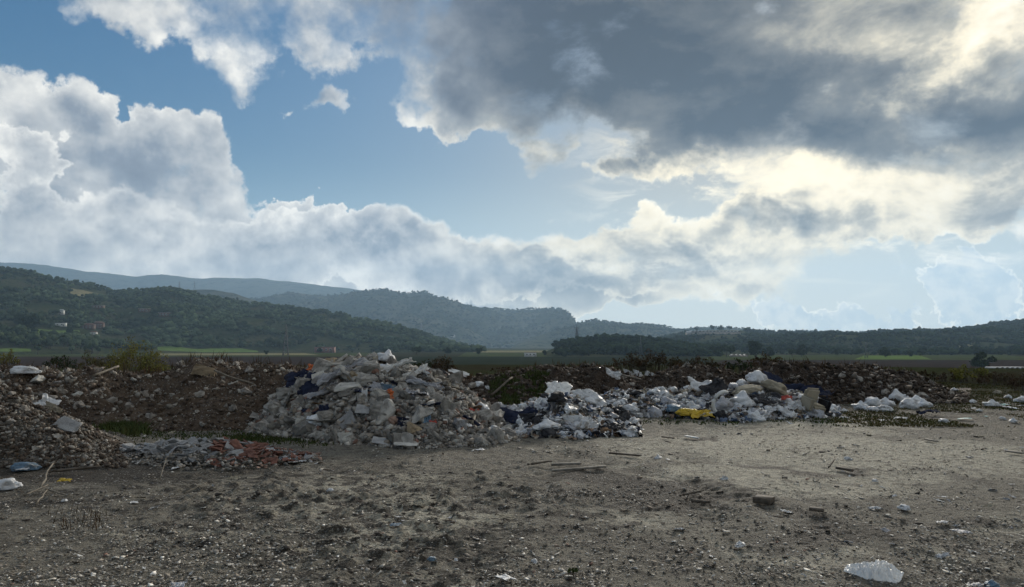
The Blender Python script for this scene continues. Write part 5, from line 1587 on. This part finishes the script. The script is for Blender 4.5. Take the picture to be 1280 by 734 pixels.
for q, (px, py, w, kind, mat, lab) in enumerate((
        (1240, 508, 16, 'bag', M_wbag, 'white bag on the grass, left of the turquoise film'), (1256, 507, 14, 'cloth', M_teal, 'turquoise film on the grass at right'), (1261, 511, 16, 'cloth', M_wbag, 'white sheet below the turquoise film'),
        (1247, 492, 8, 'bag', M_beige, 'pale lump far back on the grass at right'), (1278, 503, 14, 'bag', M_wbag, 'white bag at the right edge on the grass'), (1277, 508, 9, 'cloth', M_wbag, 'white scrap under the right edge bag'),
        (1206, 525, 17, 'cloth', M_teal, 'pale greenish foam strip on the ground at right'), (1180, 528, 10, 'bag', M_wbag, 'small white bag right of the tin-like scraps'), (1127, 524, 12, 'cloth', M_wbag, 'white scrap in front of the bag row'),
        (1103, 526, 9, 'cloth', M_wbag, 'flat white scrap left in front of the bag row'), (1267, 528, 10, 'bag', M_wbag, 'white lump near the right edge in front of the grass'), (1253, 524, 7, 'bag', M_wbag, 'round white lump left of the right edge lump'),
        (1193, 489, 8, 'bag', M_wbag, 'small white lump behind the tan sack on the grass'), (1203, 500, 10, 'cloth', M_teal, 'small turquoise scrap in the middle of the grass'), (1216, 504, 8, 'bag', M_wbag, 'white lump right of the small turquoise scrap'),
        (1216, 511, 8, 'cloth', M_wbag, 'white scrap in front of the grass middle'), (1055, 515, 8, 'bag', M_wbag, 'round white lump left of the bag row'), (1055, 523, 10, 'cloth', M_wbag, 'flat white scrap below the round lump'),
        (1224, 514, 6, 'bag', M_wbag, 'tiny white lump between scraps at right'), (1233, 521, 7, 'cloth', M_teal, 'tiny turquoise fleck before the grass at right'), (1260, 498, 8, 'bag', M_wbag, 'small white lump above the turquoise film'),
        (1130, 637, 12, 'bag', M_wbag, 'white crumpled rag on the ground below the centre right'), (1178, 622, 10, 'cloth', M_wbag, 'thin white wrapper on the pale ground at right'), (1180, 654, 16, 'cloth', M_wbag, 'flattened white wrapper right of the crumpled rag'),
        (925, 683, 12, 'bag', M_wbag, 'small white lump on the ground left of the clear bag'), (1200, 666, 20, 'cloth', M_gbag, 'flat grey-blue wrapper at lower right'), (1060, 576, 9, 'bag', M_wbag, 'small white lump in the middle of the pale yard'),
        (1094, 602, 6, 'bag', M_wbag, 'tiny white lump above the thin wrapper'), (823, 574, 9, 'bag', M_wbag, 'small white lump right of the long boards'), (835, 577, 7, 'bag', M_wbag, 'smaller white lump beside the one right of the boards'),
        (378, 689, 13, 'cloth', M_beige, 'pale tan scrap on the ground at lower left'), (376, 577, 12, 'cloth', M_foam, 'bright white folded scrap at the right end of the tile pile'), (366, 579, 12, 'cloth', M_foam, 'white scrap left of the bright folded one'),
        (80, 627, 6, 'bag', M_wbag, 'tiny white lump among the sticks at left'), (220, 586, 12, 'cloth', M_wbag, 'flat white scrap below the tile pile'), (413, 614, 7, 'bag', M_wbag, 'small white lump in the middle left of the yard'),
        (494, 657, 12, 'cloth', M_blue, 'dark blue scrap trodden into the mud'), (540, 700, 9, 'bag', M_blue, 'small blue lump in the mud at the lower middle'), (668, 703, 8, 'bag', M_wbag, 'tiny pale lump at the lower middle right of the mud'),
        (633, 724, 22, 'cloth', M_wbag, 'flattened pale scrap at the bottom edge middle'), (690, 694, 0, 'bag', M_wbag, ''), (1222, 733, 22, 'cloth', M_gbag, 'grey sheet at the bottom right edge'), (1240, 735, 18, 'bag', M_blue, 'pale blue bag at the bottom right edge'),
        (222, 733, 22, 'cloth', M_gbag, 'grey-blue scrap at the bottom edge left'), (525, 632, 18, 'cloth', M_beige, 'pale flattened rag in the mud'), (633, 647, 18, 'cloth', M_beige, 'pale flattened rag right of the mud clods'), (600, 563, 10, 'cloth', M_wbag, 'white scrap in front of the rubble heap'))):
    if w:
        I(None, px, py, w, kind, q % 6, mat, 'plastic_scrap', lab, 'plastic scrap' if kind == 'cloth' else 'litter', (0.1, 0, q * 0.7), (1.1, 0.8, 0.8 if kind == 'bag' else 0.45), 0.1 if kind == 'cloth' else 0.14)

# small torn scraps between the bags
def scraps(ridge, n, px0, px1, name, label, seed):
    r = np.random.default_rng(seed)
    P_ = ridge.pos(r.uniform(px0, px1, n), r.uniform(-0.05, 1.0, n))
    acc = Acc()
    small = [cloth_mesh(40 + i, 5, 0.5) for i in range(6)]
    cols = [(0.62, 0.62, 0.62), (0.55, 0.56, 0.58), (0.3, 0.3, 0.32), (0.02, 0.02, 0.025), (0.34, 0.3, 0.24), (0.66, 0.66, 0.64), (0.1, 0.09, 0.08), (0.12, 0.16, 0.24), (0.22, 0.15, 0.1)]
    for k in range(n):
        V, T = small[k % 6]
        s = 0.05 + 0.13 * r.random() ** 2
        acc.add((V * s) @ rotm(*r.normal(0, 0.7, 2), r.uniform(0, 6.28)).T + P_[k] + (0, 0, 0.02), T, cols[r.integers(len(cols))])
    return tag(acc.build(name, M_scrap), label, 'waste scraps', kind='stuff')
M_scrap = simple('torn_scraps', (1, 1, 1), 0.7, 0.2, 9, tint=True, coords='World')
scraps(b_F, 1500, 606, 800, 'waste_scraps', 'small torn scraps of plastic and cloth all over the nearer rubbish heap', 74)
scraps(b_G, 2200, 728, 1050, 'waste_scraps', 'small torn scraps of plastic and cloth all over the far rubbish heap', 75)

# ------------------------------------------------------------------ broken armchair, hoop, boards
loc = on_ridge(b_G, 1012, 517)
root = empty('broken_armchair', loc + Vector((0, -0.15, 0.0)), 0.35); tag(root, 'broken pale armchair with a dark side lying at the right end of the far heap', 'armchair')
root.rotation_euler = (0.25, 0.15, 0.35)
def soft_box(name, c, d, mat, parent, seed=1, bev=0.05):
    bm = bmesh.new()
    bmesh.ops.create_cube(bm, size=1.0)
    bmesh.ops.scale(bm, vec=d, verts=bm.verts)
    bmesh.ops.bevel(bm, geom=list(bm.edges), offset=bev, segments=2, affect='EDGES')
    bmesh.ops.translate(bm, vec=c, verts=bm.verts)
    for v in bm.verts:
        v.co += Vector((mnoise.noise(v.co * 3 + Vector((seed, 0, 0))), mnoise.noise(v.co * 3 + Vector((0, seed, 0))), mnoise.noise(v.co * 3 + Vector((0, 0, seed))))) * 0.03
    me = bpy.data.meshes.new(name); bm.to_mesh(me); bm.free(); me.materials.append(mat)
    o = bpy.data.objects.new(name, me); C.objects.link(o); o.parent = parent
    return o
soft_box('seat', (0, 0, 0.16), (0.40, 0.40, 0.20), M_beige, root, 1)
soft_box('backrest', (0, 0.21, 0.34), (0.42, 0.12, 0.44), M_beige, root, 2)
soft_box('armrest', (-0.24, 0, 0.24), (0.10, 0.42, 0.34), M_beige, root, 3)
soft_box('armrest', (0.24, 0, 0.24), (0.10, 0.42, 0.36), M_black, root, 4)
loc = on_ridge(b_G, 903, 518)
pts = [(math.cos(a) * 0.24, 0.05 * math.sin(a * 2), 0.24 + math.sin(a) * 0.26) for a in np.linspace(1.2, 4.2, 16)]
V, T = tube(pts, 0.04, 8)
tag(mk('hoop', V, T, M_foam, smooth=True), 'curved white pipe hoop standing in the front of the far heap', 'pipe').location = loc + Vector((0, -0.12, 0.0))

def stick(name, a, b, rad, mat, label, cat, sag=0.0, z0=0.02, taper=0.6, n=6, wob=0.012, seed=1, group=None):
    r = np.random.default_rng(seed)
    a, b = Vector(a), Vector(b)
    L = (b - a).length
    pts = []; rr = []
    for i in range(n + 1):
        f = i / n
        p = a.lerp(b, f) + Vector((r.normal(0, wob), r.normal(0, wob), abs(r.normal(0, wob)) * 0.5)) * L * 0.5
        p.z -= sag * 4 * f * (1 - f)
        pts.append(p - a); rr.append(rad * (1 - (1 - taper) * f))
    V, T = tube(pts, rr, 7)
    o = mk(name, V, T, mat)
    o.location = a
    return tag(o, label, cat, group)
def gz(px, py, up=0.03):
    p = gp(px, py); p.z = float(ground_h(p.x, p.y)) + up
    return p
def plank(px0, py0, px1, py1, w, th, mat, label, name='wooden_board', cat='board'):
    a, b = gz(px0, py0), gz(px1, py1)
    d = b - a
    o = mk(name, *box(0, 0, 0, d.length, w, th), mat)
    o.location = (a + b) / 2 + Vector((0, 0, 0.01)); o.rotation_euler = (0.05, -math.asin(d.z / d.length), math.atan2(d.y, d.x))
    bv = o.modifiers.new('bevel', 'BEVEL'); bv.width = 0.004
    return tag(o, label, cat)
M_plank = simple('grey_plank', (0.20, 0.18, 0.15), 0.9, 0.35, 10, bmp=0.4)
M_twig = simple('dry_twig', (0.17, 0.145, 0.11), 0.9, 0.35, 12)
M_dtwig = simple('dark_twig', (0.10, 0.082, 0.064), 0.9, 0.35, 12)
plank(690, 581, 726, 584, 0.07, 0.03, M_plank, 'short grey board lying on the yard, upper of the two long boards')
plank(690, 588, 758, 588, 0.06, 0.025, M_plank, 'long grey board lying below the short one')
plank(762, 569, 800, 573, 0.05, 0.025, M_dtwig, 'dark thin board right of the two grey ones')
plank(857, 545, 872, 549, 0.06, 0.02, M_foam, 'white batten in the dark damp patch before the far heap', 'batten')
plank(827, 549, 843, 549, 0.05, 0.02, M_dtwig, 'small dark batten left of the damp patch', 'batten')
plank(944, 628, 966, 631, 0.14, 0.06, M_dtwig, 'dark broken board lying alone on the pale yard', 'wooden_board')
plank(1012, 641, 1030, 643, 0.07, 0.03, M_dtwig, 'thin dark batten on the pale yard right of the broken board', 'batten')
plank(1046, 588, 1066, 592, 0.05, 0.03, M_dtwig, 'dark branch-like batten above the clear bag, mid yard', 'batten')
plank(1258, 567, 1280, 570, 0.08, 0.02, M_plank, 'grey strip at the right edge of the yard', 'batten')
plank(1157, 552, 1172, 555, 0.06, 0.02, M_plank, 'pale strip in the middle right of the yard', 'batten')
for q, (x0, y0, x1, y1, rad, mat, up, lab) in enumerate((
        (50, 614, 65, 594, 0.014, M_twig, 0.12, 'pale bent stick rising beside the yellow wrapper'), (30, 623, 60, 612, 0.010, M_twig, 0.03, 'thin pale stick lying left of the bent one'),
        (58, 615, 85, 626, 0.010, M_twig, 0.03, 'thin pale stick lying right of the bent one'), (45, 634, 58, 622, 0.010, M_twig, 0.05, 'short stick below the bent one'),
        (200, 601, 207, 590, 0.008, M_twig, 0.15, 'small upright twig below the tile pile'), (62, 592, 125, 590, 0.022, M_dtwig, 0.04, 'long dark branch lying at the foot of the gravel bank'),
        (865, 630, 888, 634, 0.02, M_dtwig, 0.03, 'dark branch on the damp patch in the middle of the yard'), (850, 625, 880, 622, 0.014, M_dtwig, 0.03, 'thin dark branch above the other on the damp patch'),
        (1036, 588, 1044, 583, 0.012, M_dtwig, 0.06, 'short dark twig beside the mid-yard batten'), (540, 633, 541, 596, 0.0, M_twig, 0.1, ''),
        (660, 583, 690, 580, 0.018, M_dtwig, 0.04, 'dark stick left of the short grey board'), (230, 618, 258, 610, 0.008, M_twig, 0.03, 'thin twig on the left yard'))):
    if rad:
        stick('stick', gz(x0, y0), gz(x1, y1) + Vector((0, 0, up)), rad, mat, lab, 'stick', seed=q)
# timbers and pipes on the heaps
for q, (rd, x0, y0, x1, y1, rad, mat, lab) in enumerate((
        (b_C, 377, 478, 385, 462, 0.035, M_wood, 'short weathered post leaning beside the orange scrap'), (b_C, 405, 462, 430, 452, 0.03, M_plank, 'grey pole lying along the left crest of the heap'),
        (b_C, 470, 455, 440, 478, 0.03, M_plank, 'long grey pole slanting down from the heap top'), (b_C, 520, 470, 575, 492, 0.02, M_twig, 'thin bent rod on the right shoulder of the heap'),
        (b_C, 590, 535, 600, 510, 0.03, M_twig, 'pale stake leaning at the right end of the heap'), (b_C, 330, 512, 372, 498, 0.025, M_plank, 'grey pole on the left slope of the heap'),
        (b_D, 615, 497, 640, 476, 0.04, M_dtwig, 'dark timber leaning up the bank behind the weeds'), (b_D, 772, 471, 800, 478, 0.03, M_plank, 'thin pale timber on the middle bank'),
        (b_G, 868, 498, 898, 484, 0.05, M_dtwig, 'dark plank sticking up on the far heap, upper one'), (b_G, 880, 488, 905, 503, 0.04, M_dtwig, 'dark plank sticking up on the far heap, lower one'),
        (b_G, 862, 500, 874, 508, 0.04, M_foam, 'white batten on the front of the far heap'), (b_A, 262, 464, 320, 486, 0.022, M_twig, 'grey pipe curving down the right of the left bank'),
        (b_A, 120, 474, 150, 463, 0.03, M_twig, 'grey stick on the left bank crest before the yellow bush'), (b_F, 612, 520, 632, 540, 0.03, M_dtwig, 'dark plank where the rubble meets the nearer rubbish heap'))):
    a = on_ridge(rd, x0, y0); b = on_ridge(rd, x1, y1)
    stick('timber' if 'pipe' not in lab and 'rod' not in lab else 'pipe', a + Vector((0, -0.1, 0.08)), b + Vector((0, -0.1, 0.10)), rad, mat, lab, 'timber' if 'pipe' not in lab and 'rod' not in lab else 'pipe', seed=30 + q, taper=0.85, wob=0.015, sag=0.03 if 'curv' in lab or 'bent' in lab else 0)

# ------------------------------------------------------------------ the low pile of broken tiles
r_ = np.random.default_rng(17)
ME_ft = [src_mesh('tile_fragment', V, T, M_slate) for V, T in FLAKES[:5]]
ME_rt = [src_mesh('tile_fragment', V, T, M_brickred) for V, T in FLAKES[3:8]]
def pile_h(px, f):
    c = math.exp(-((px - 265) / 90.0) ** 2)
    return 0.16 * c * math.sin(math.pi * min(1, max(0, f)))
for k in range(270):
    px = r_.uniform(152, 388)
    f = r_.random()
    half = (1 - abs((px - 268) / 125.0) ** 2.5)
    py = 570 + (f - 0.5) * 24 * max(0.25, half) + (px - 268) * 0.03
    p = gp(px, py); p.z = pile_h(px, 1 - f) + r_.uniform(0, 0.06)
    red = (px > 268 and r_.random() < 0.62 and py > 560) 
    s = r_.uniform(0.07, 0.26) * (0.75 if px > 330 else 1)
    me = (ME_rt if red else ME_ft)[k % 5]
    place('tile_fragment', me, p, (r_.normal(0.15, 0.3), r_.normal(0, 0.3), r_.uniform(0, 6.28)), (s, s, s * r_.uniform(0.8, 1.8)),
          (('small' if s < 0.14 else 'large') + ' broken red tile in the low pile' if red else ('small' if s < 0.14 else 'large') + ' flat grey slab fragment in the low pile') + (', at its left end' if px < 215 else ', left of its middle' if px < 270 else ', right of its middle' if px < 325 else ', at its right end'), 'tile' if red else 'slab', 'red tiles of the low pile' if red else 'grey slab fragments of the low pile')
acc = Acc()
for k in range(1600):
    px = r_.uniform(145, 400); f = r_.random()
    p = gp(px, 571 + (f - 0.5) * 34 * max(0.3, 1 - abs((px - 268) / 135.0) ** 2))
    p.z = pile_h(px, 1 - f) * 0.8
    V, T = (FLAKES + PEBBLE)[k % 16]
    s = r_.uniform(0.02, 0.09)
    c = REDS[k % 3] if (px > 290 and r_.random() < 0.45) else GREYS[k % 7]
    acc.add((V * s) @ rotm(r_.normal(0, 0.4), r_.normal(0, 0.4), r_.uniform(0, 6.28)).T + np.array(p), T, np.array(c) * r_.uniform(0.7, 1.1))
tag(acc.build('tile_rubble', M_stone), 'small grey and red crumbs between the broken tiles of the low pile', 'rubble', kind='stuff')

# ------------------------------------------------------------------ crushed stone, chips and mud clods on the yard
def density(px, py):
    d = 0.22
    for (x, y, rx, ry, w) in ((230, 690, 260, 50, 1.0), (850, 690, 160, 40, 1.2), (1180, 690, 200, 45, 1.1), (1000, 655, 160, 26, 0.8), (1200, 560, 160, 30, 0.6), (640, 720, 200, 20, 0.4), (1100, 525, 200, 14, 0.5), (700, 620, 200, 20, 0.4), (100, 720, 200, 30, 0.8), (800, 560, 100, 12, 0.6)):
        d = d + w * np.exp(-((px - x) / rx) ** 2 - ((py - y) / ry) ** 2)
    return d
def yard_scatter(n, y0, y1, seed, dens=None):
    r = np.random.default_rng(seed)
    Y = 1 / (1 / y0 + (1 / y1 - 1 / y0) * r.random(n) ** 1.0)
    X = r.uniform(-0.86, 0.86, n) * (Y + 0.6)
    P_ = np.stack([X, Y, np.zeros(n)], -1)
    px, py = project(P_)
    d = dens(px, py) if dens else np.full(n, 0.7)
    d = d * (0.16 + 2.6 * np.clip(fbm(X * 1.1, Y * 1.1, 4, 0.65, seed) + 0.08, 0, 1))
    ok = r.random(n) < d
    X, Y = X[ok], Y[ok]
    return X, Y, ground_h(X, Y)
def yard_stuff(name, label, cat, n, y0, y1, smin, smax, power, temps, cols, mat, seed, dens, sink=0.15, tilt=0.25):
    X, Y, Z = yard_scatter(n, y0, y1, seed, dens)
    r = np.random.default_rng(seed + 1)
    acc = Acc()
    s = smin + (smax - smin) * r.random(len(X)) ** power
    s = s * (0.75 + Y / 18.0)
    for k in range(len(X)):
        V, T = temps[k % len(temps)]
        c = np.array(cols[r.integers(len(cols))]) * r.uniform(0.65, 1.2)
        acc.add((V * s[k]) @ rotm(r.normal(0, tilt), r.normal(0, tilt), r.uniform(0, 6.28)).T + (X[k], Y[k], Z[k] + s[k] * sink), T, c)
    return tag(acc.build(name, mat), label, cat, kind='stuff')
def light(V_T):
    return V_T
TINY = [chunk(580 + i, 6, (1, 0.7, 0.22 + 0.03 * i), 0.7) for i in range(8)]
CLODS = [chunk(590 + i, 14, (1, 0.8, 0.35), 0.9) for i in range(8)]
M_clod = simple('mud_clod', (0.062, 0.050, 0.040), 0.9, 0.3, 9, tint=True, bmp=0.6, coords='World')
WHITES = GREYS * 2 + [(1.6, 1.57, 1.5), (1.35, 1.3, 1.2), (1.75, 1.72, 1.66), (1.5, 1.45, 1.35), (0.4, 0.36, 0.32), (0.45, 0.4, 0.34), (0.5, 0.44, 0.38)]
yard_stuff('gravel', 'pale crushed stone and chips strewn over the yard', 'gravel', 130000, 4.6, 26, 0.007, 0.042, 2.6, TINY, WHITES, M_stone, 801, density)
yard_stuff('chips', 'larger flat chips of stone, plaster and tile strewn over the yard', 'stone chips', 9000, 4.6, 24, 0.02, 0.065, 3.0, FLAKES + TINY, WHITES + REDS[:1], M_stone, 803, density)
def mud(px, py):
    d = 0.10
    for (x, y, rx, ry, w) in ((520, 650, 150, 45, 1.3), (430, 610, 170, 30, 0.8), (560, 700, 120, 30, 1.0), (700, 650, 120, 30, 0.6), (250, 620, 200, 25, 0.5), (860, 620, 120, 12, 0.9), (930, 650, 80, 20, 0.5), (100, 600, 160, 20, 0.8), (350, 690, 120, 30, 0.5)):
        d = d + w * np.exp(-((px - x) / rx) ** 2 - ((py - y) / ry) ** 2)
    return d
yard_stuff('mud_clods', 'dark trodden mud clods scattered over the yard', 'mud clods', 15000, 4.6, 22, 0.010, 0.075, 3.2, CLODS, [(1, 1, 1), (1.5, 1.45, 1.4), (0.8, 0.8, 0.8), (2.0, 1.9, 1.8)], M_clod, 805, mud, -0.02, 0.15)

# small scraps of litter one can pick out
r_ = np.random.default_rng(55)
sc_m = [M_wbag, M_foam, M_wbag, M_gbag, M_beige]
X, Y, Z = yard_scatter(700, 5.0, 30, 56, lambda a, b: 0.3 + 0.5 * (a > 1000) + 0.3 * (b < 580))
for k in range(min(170, len(X))):
    m_ = sc_m[k % 5]
    s = (0.04 + 0.07 * r_.random() ** 2) * (0.6 + Y[k] / 16)
    place('litter_scrap', shape('cloth', k % 6, m_), Vector((X[k], Y[k], Z[k] + 0.01)), (r_.normal(0, 0.2), r_.normal(0, 0.2), r_.uniform(0, 6.28)), (s, s * 0.6, s * 0.6),
          {0: 'small crumpled white scrap', 1: 'small bright white foam scrap', 2: 'small crumpled white scrap', 3: 'small grey plastic scrap', 4: 'small beige rag scrap'}[k % 5] + ' strewn on the yard', 'litter',
          {0: 'white', 1: 'foam', 2: 'white', 3: 'grey', 4: 'beige'}[k % 5] + ' scraps strewn on the yard')

# the clear plastic bag lying in the foreground
def foreground_bag():
    n_u, n_v = 60, 44
    u, v = np.meshgrid(np.linspace(-1, 1, n_u), np.linspace(-1, 1, n_v))
    # half width narrows to a neck at one end
    L = 0.24
    wd = 0.105 * (1 - 0.55 * np.clip(-u, 0, 1) ** 1.5) * (1 + 0.18 * np.sin(u * 5 + 1))
    X = u * L; Yy = v * wd
    puff = np.clip((1 - np.abs(u) ** 4), 0, 1) * np.clip(1 - v ** 4, 0, 1)
    cr = 0.020 * (0.4 - np.abs(fbm(u * 3 + v * 1.0, v * 2.2, 5, 0.62, 91)) * 2) + 0.010 * (0.3 - np.abs(fbm(u * 7, v * 5 - u * 3, 3, 0.6, 95)) * 2)
    top = puff * (0.030 + 0.022 * np.sin(u * 2.2 + 0.6)) + cr * (0.35 + 1.5 * puff)
    bot = puff * 0.004
    V = np.vstack([np.stack([X, Yy, top + 0.006], -1).reshape(-1, 3), np.stack([X, Yy, bot], -1).reshape(-1, 3)])
    i = np.arange(n_v - 1)[:, None] * n_u; j = np.arange(n_u - 1)[None, :]
    Q = np.stack([i + j, i + j + 1, i + n_u + j + 1, i + n_u + j], -1).reshape(-1, 4)
    m = n_u * n_v
    ring = np.concatenate([np.arange(n_u), np.arange(1, n_v) * n_u + n_u - 1, (n_v - 1) * n_u + np.arange(n_u - 2, -1, -1), np.arange(n_v - 2, 0, -1) * n_u])
    nx = np.roll(ring, -1)
    S = np.stack([ring, ring + m, nx + m, nx], -1)
    return V, np.vstack([Q, Q[:, ::-1] + m, S])
p = gp(1091, 716)
V, T = foreground_bag()
bag = mk('plastic_bag', V, T, M_film3, smooth=True)
bag.location = p + Vector((0, 0, float(ground_h(p.x, p.y)) + 0.012)); bag.rotation_euler = (0.12, 0.04, -0.62)
bag.scale = (0.76, 1.2, 1.35)
tag(bag, 'see-through white plastic bag lying in the right foreground', 'bag')

# ------------------------------------------------------------------ bushes and weeds round the dump
def bush(px, py, wpx, hpx, label, lm, seed, nleaf=2600, leaf=0.035, stems=26, name='bush', Y=None, ragged=1.0, stem_m=None):
    loc = gp(px, py) if Y is None else at(px, py, Y)
    if Y is not None: loc.z = max(0, loc.z)
    k = loc.y / F
    W, H = wpx * k, hpx * k
    r = np.random.default_rng(seed)
    root = empty(name, loc); tag(root, label, 'bush')
    cs = []; rs = []
    st = Acc()
    for s in range(stems):
        x = r.uniform(-0.46, 0.46) * W; y = r.uniform(-0.3, 0.3) * W * 0.7
        h = H * r.uniform(0.5, 1.05) * (1 - 0.45 * (abs(x) / (W / 2)) ** 2)
        lean = r.normal(0, 0.14, 2) * ragged
        tip = (x + lean[0] * h, y + lean[1] * h, h)
        st.add(*tube([(x * 0.8, y * 0.8, -0.1), (x * 0.92, y, h * 0.5), tip], [0.012 * k * 40, 0.008 * k * 40, 0.003 * k * 40], 5))
        for q in range(4):
            f = r.uniform(0.35, 1.0)
            cs.append((x + lean[0] * h * f + r.normal(0, 0.04) * W, y + lean[1] * h * f + r.normal(0, 0.04) * W, h * f)); rs.append(H * r.uniform(0.07, 0.17))
    V, T, Cc = leafy(seed, cs, rs, nleaf, leaf)
    V[:, 2] = np.maximum(V[:, 2], 0.01)
    st.build('stems', stem_m or M_dtwig, root, tint=False)
    mk('foliage', V, T, lm, root, tint=Cc)
    return root
bush(168, 469, 66, 46, 'dense olive-yellow bush behind the crest of the left bank', M_leaf_yellow, 901, 3600, 0.03, 40, Y=27)
bush(122, 468, 56, 30, 'thinner brownish-green bush left of the dense yellow one', leaf_material('brownish_foliage', (0.10, 0.095, 0.04), (0.075, 0.07, 0.032)), 902, 1500, 0.03, 36, Y=28)
bush(197, 468, 26, 16, 'low yellow weeds right of the dense yellow bush', M_leaf_yellow, 903, 500, 0.03, 14, Y=26)
bush(8, 462, 30, 24, 'small yellow bush far left beyond the bank', M_leaf_yellow, 904, 900, 0.05, 14, Y=55)
bush(75, 466, 34, 26, 'dark thin bush between far left bush and the brownish one', M_leaf_dark, 905, 900, 0.04, 16, Y=34)
bush(552, 472, 34, 30, 'reddish-brown bush behind the right shoulder of the heap', M_leaf_brown, 906, 1800, 0.028, 34, Y=27)
bush(528, 472, 36, 22, 'low green bush between the heap top and the reddish bush', M_leaf_dark, 907, 1500, 0.028, 24, Y=27)
bush(790, 462, 50, 20, 'dark brown thicket behind the middle bank, left part', M_leaf_brown, 908, 1500, 0.05, 30, Y=44)
bush(815, 462, 60, 24, 'tallest dark brown thicket behind the middle bank', M_leaf_brown, 909, 2000, 0.05, 34, Y=45)
bush(868, 462, 70, 17, 'low brown thicket behind the right end of the middle bank', M_leaf_brown, 910, 1700, 0.05, 34, Y=45)
bush(955, 462, 44, 22, 'brown-green thicket left of the large right bank', M_leaf_brown, 911, 1300, 0.045, 26, Y=40)
bush(925, 466, 34, 18, 'small thicket behind the far rubbish heap', M_leaf_dark, 912, 1000, 0.04, 20, Y=34)
bush(1215, 482, 44, 24, 'yellow-green bush at right in front of the dark tree', M_leaf_yellow, 913, 1800, 0.04, 26, Y=34)
bush(1245, 483, 50, 18, 'brown weeds right of the yellow-green bush', M_leaf_brown, 914, 1200, 0.035, 30, Y=31)
bush(1185, 480, 34, 12, 'low brown weeds left of the yellow-green bush', M_leaf_brown, 915, 700, 0.035, 20, Y=34)
bush(1283, 490, 40, 26, 'brown bush at the right edge of the grass', M_leaf_brown, 916, 1300, 0.035, 24, Y=27)
bush(1140, 472, 60, 10, 'low dry weeds on top of the right bank end', M_leaf_brown, 917, 900, 0.035, 26, Y=30)
bush(1020, 462, 60, 10, 'low green weeds behind the top of the right bank', M_leaf_dark, 918, 900, 0.04, 24, Y=33)
bush(640, 466, 60, 8, 'low dry weeds behind the left part of the middle bank', M_leaf_brown, 919, 800, 0.04, 24, Y=36)
bush(715, 716, 16, 6, 'tiny dark green weed on the yard at the bottom middle', M_leaf_grass, 920, 160, 0.012, 8, name='weed')

def blades(name, label, pts, hmin, hmax, mat, seed, per=7, wid=0.006):
    r = np.random.default_rng(seed)
    P_ = np.repeat(np.asarray(pts), per, 0)
    n_ = len(P_)
    b = P_ + np.stack([r.normal(0, 0.04, n_), r.normal(0, 0.04, n_), np.zeros(n_)], -1)
    h = r.uniform(hmin, hmax, n_)
    a = r.uniform(0, 6.28, n_)
    wv = np.stack([np.cos(a), np.sin(a), np.zeros(n_)], -1) * (wid * (1 + P_[:, 1] / 14))[:, None]
    ln = np.stack([r.normal(0, 0.35, n_), r.normal(0, 0.35, n_), np.ones(n_)], -1) * h[:, None]
    V = np.stack([b - wv, b + wv, b + ln * 0.6 + wv * 0.7, b + ln * 0.6 - wv * 0.7, b + ln], 1).reshape(-1, 3)
    i = np.arange(n_)[:, None] * 5
    T = np.vstack([i + [0, 1, 2], i + [0, 2, 3], i + [3, 2, 4]])
    g = r.uniform(0.6, 1.3, n_)
    Cc = np.repeat(np.stack([g * r.uniform(0.9, 1.25, n_), g, g * 0.9], -1), 5, 0)
    return tag(mk(name, V, T, mat, tint=Cc), label, 'weeds' if 'weed' in name else 'grass', kind='stuff')
r_ = np.random.default_rng(77)
pp = b_D.pos(r_.uniform(612, 684, 900), r_.uniform(0.0, 0.7, 900))
blades('weeds', 'fresh green weeds growing on the bank left of the clear film', pp[fbm(pp[:, 0] * 2, pp[:, 1] * 2, 3, 0.5, 4) > -0.1], 0.03, 0.13, M_leaf_grass, 1, 8, 0.007)
pp = np.array([tuple(gp(*q)) for q in zip(r_.normal(152, 16, 500), r_.normal(536, 4, 500))])
blades('weeds', 'green weeds at the foot of the left bank beside the gravel bank', pp, 0.05, 0.2, M_leaf_grass, 2, 9)
pp = np.array([tuple(gp(*q)) for q in zip(r_.uniform(290, 420, 450), r_.normal(549, 4, 450))])
blades('weeds', 'thin grass at the left foot of the rubble heap', pp, 0.02, 0.07, M_leaf_grass, 3, 4)
pp = np.array([tuple(gp(*q)) for q in zip(r_.uniform(160, 320, 350), r_.normal(545, 4, 350))])
blades('weeds', 'sparse low weeds before the left earth bank', pp, 0.02, 0.05, M_leaf_grass, 4, 3)
pp = np.array([tuple(gp(*q)) for q in zip(r_.uniform(1010, 1420, 9000), 478 + 56 * r_.random(9000) ** 1.3)])
keep_ = fbm(pp[:, 0] * 0.6, pp[:, 1] * 0.4, 4, 0.6, 5) > -0.12
blades('grass', 'short rough grass on the ground at right behind the white bags', pp[keep_], 0.012, 0.055, leaf_material('dull_grass', (0.075, 0.085, 0.035), (0.12, 0.105, 0.055)), 5, 4, 0.006)
pp = np.array([tuple(gp(*q)) for q in zip(r_.uniform(780, 1060, 450), r_.normal(526, 3, 450))])
blades('weeds', 'thin grass along the foot of the far rubbish heap', pp, 0.02, 0.06, M_leaf_grass, 6, 3)
for nm, rd, x0, x1, sd in (('left bank', b_A, -50, 480, 11), ('middle bank', b_D, 520, 940, 12), ('right bank', b_E, 900, 1200, 13)):
    pp = rd.pos(r_.uniform(x0, x1, 260), r_.uniform(0.85, 1.2, 260))
    blades('weeds', 'dry weed stalks standing along the crest of the ' + nm, pp, 0.05, 0.30, M_leaf_brown, sd, 3, 0.004)
pp = np.array([tuple(gp(*q)) for q in zip(r_.uniform(60, 130, 26), r_.uniform(640, 662, 26))])
blades('weeds', 'dry stalks sticking up from the left of the yard', pp, 0.02, 0.14, M_leaf_brown, 14, 3, 0.002)
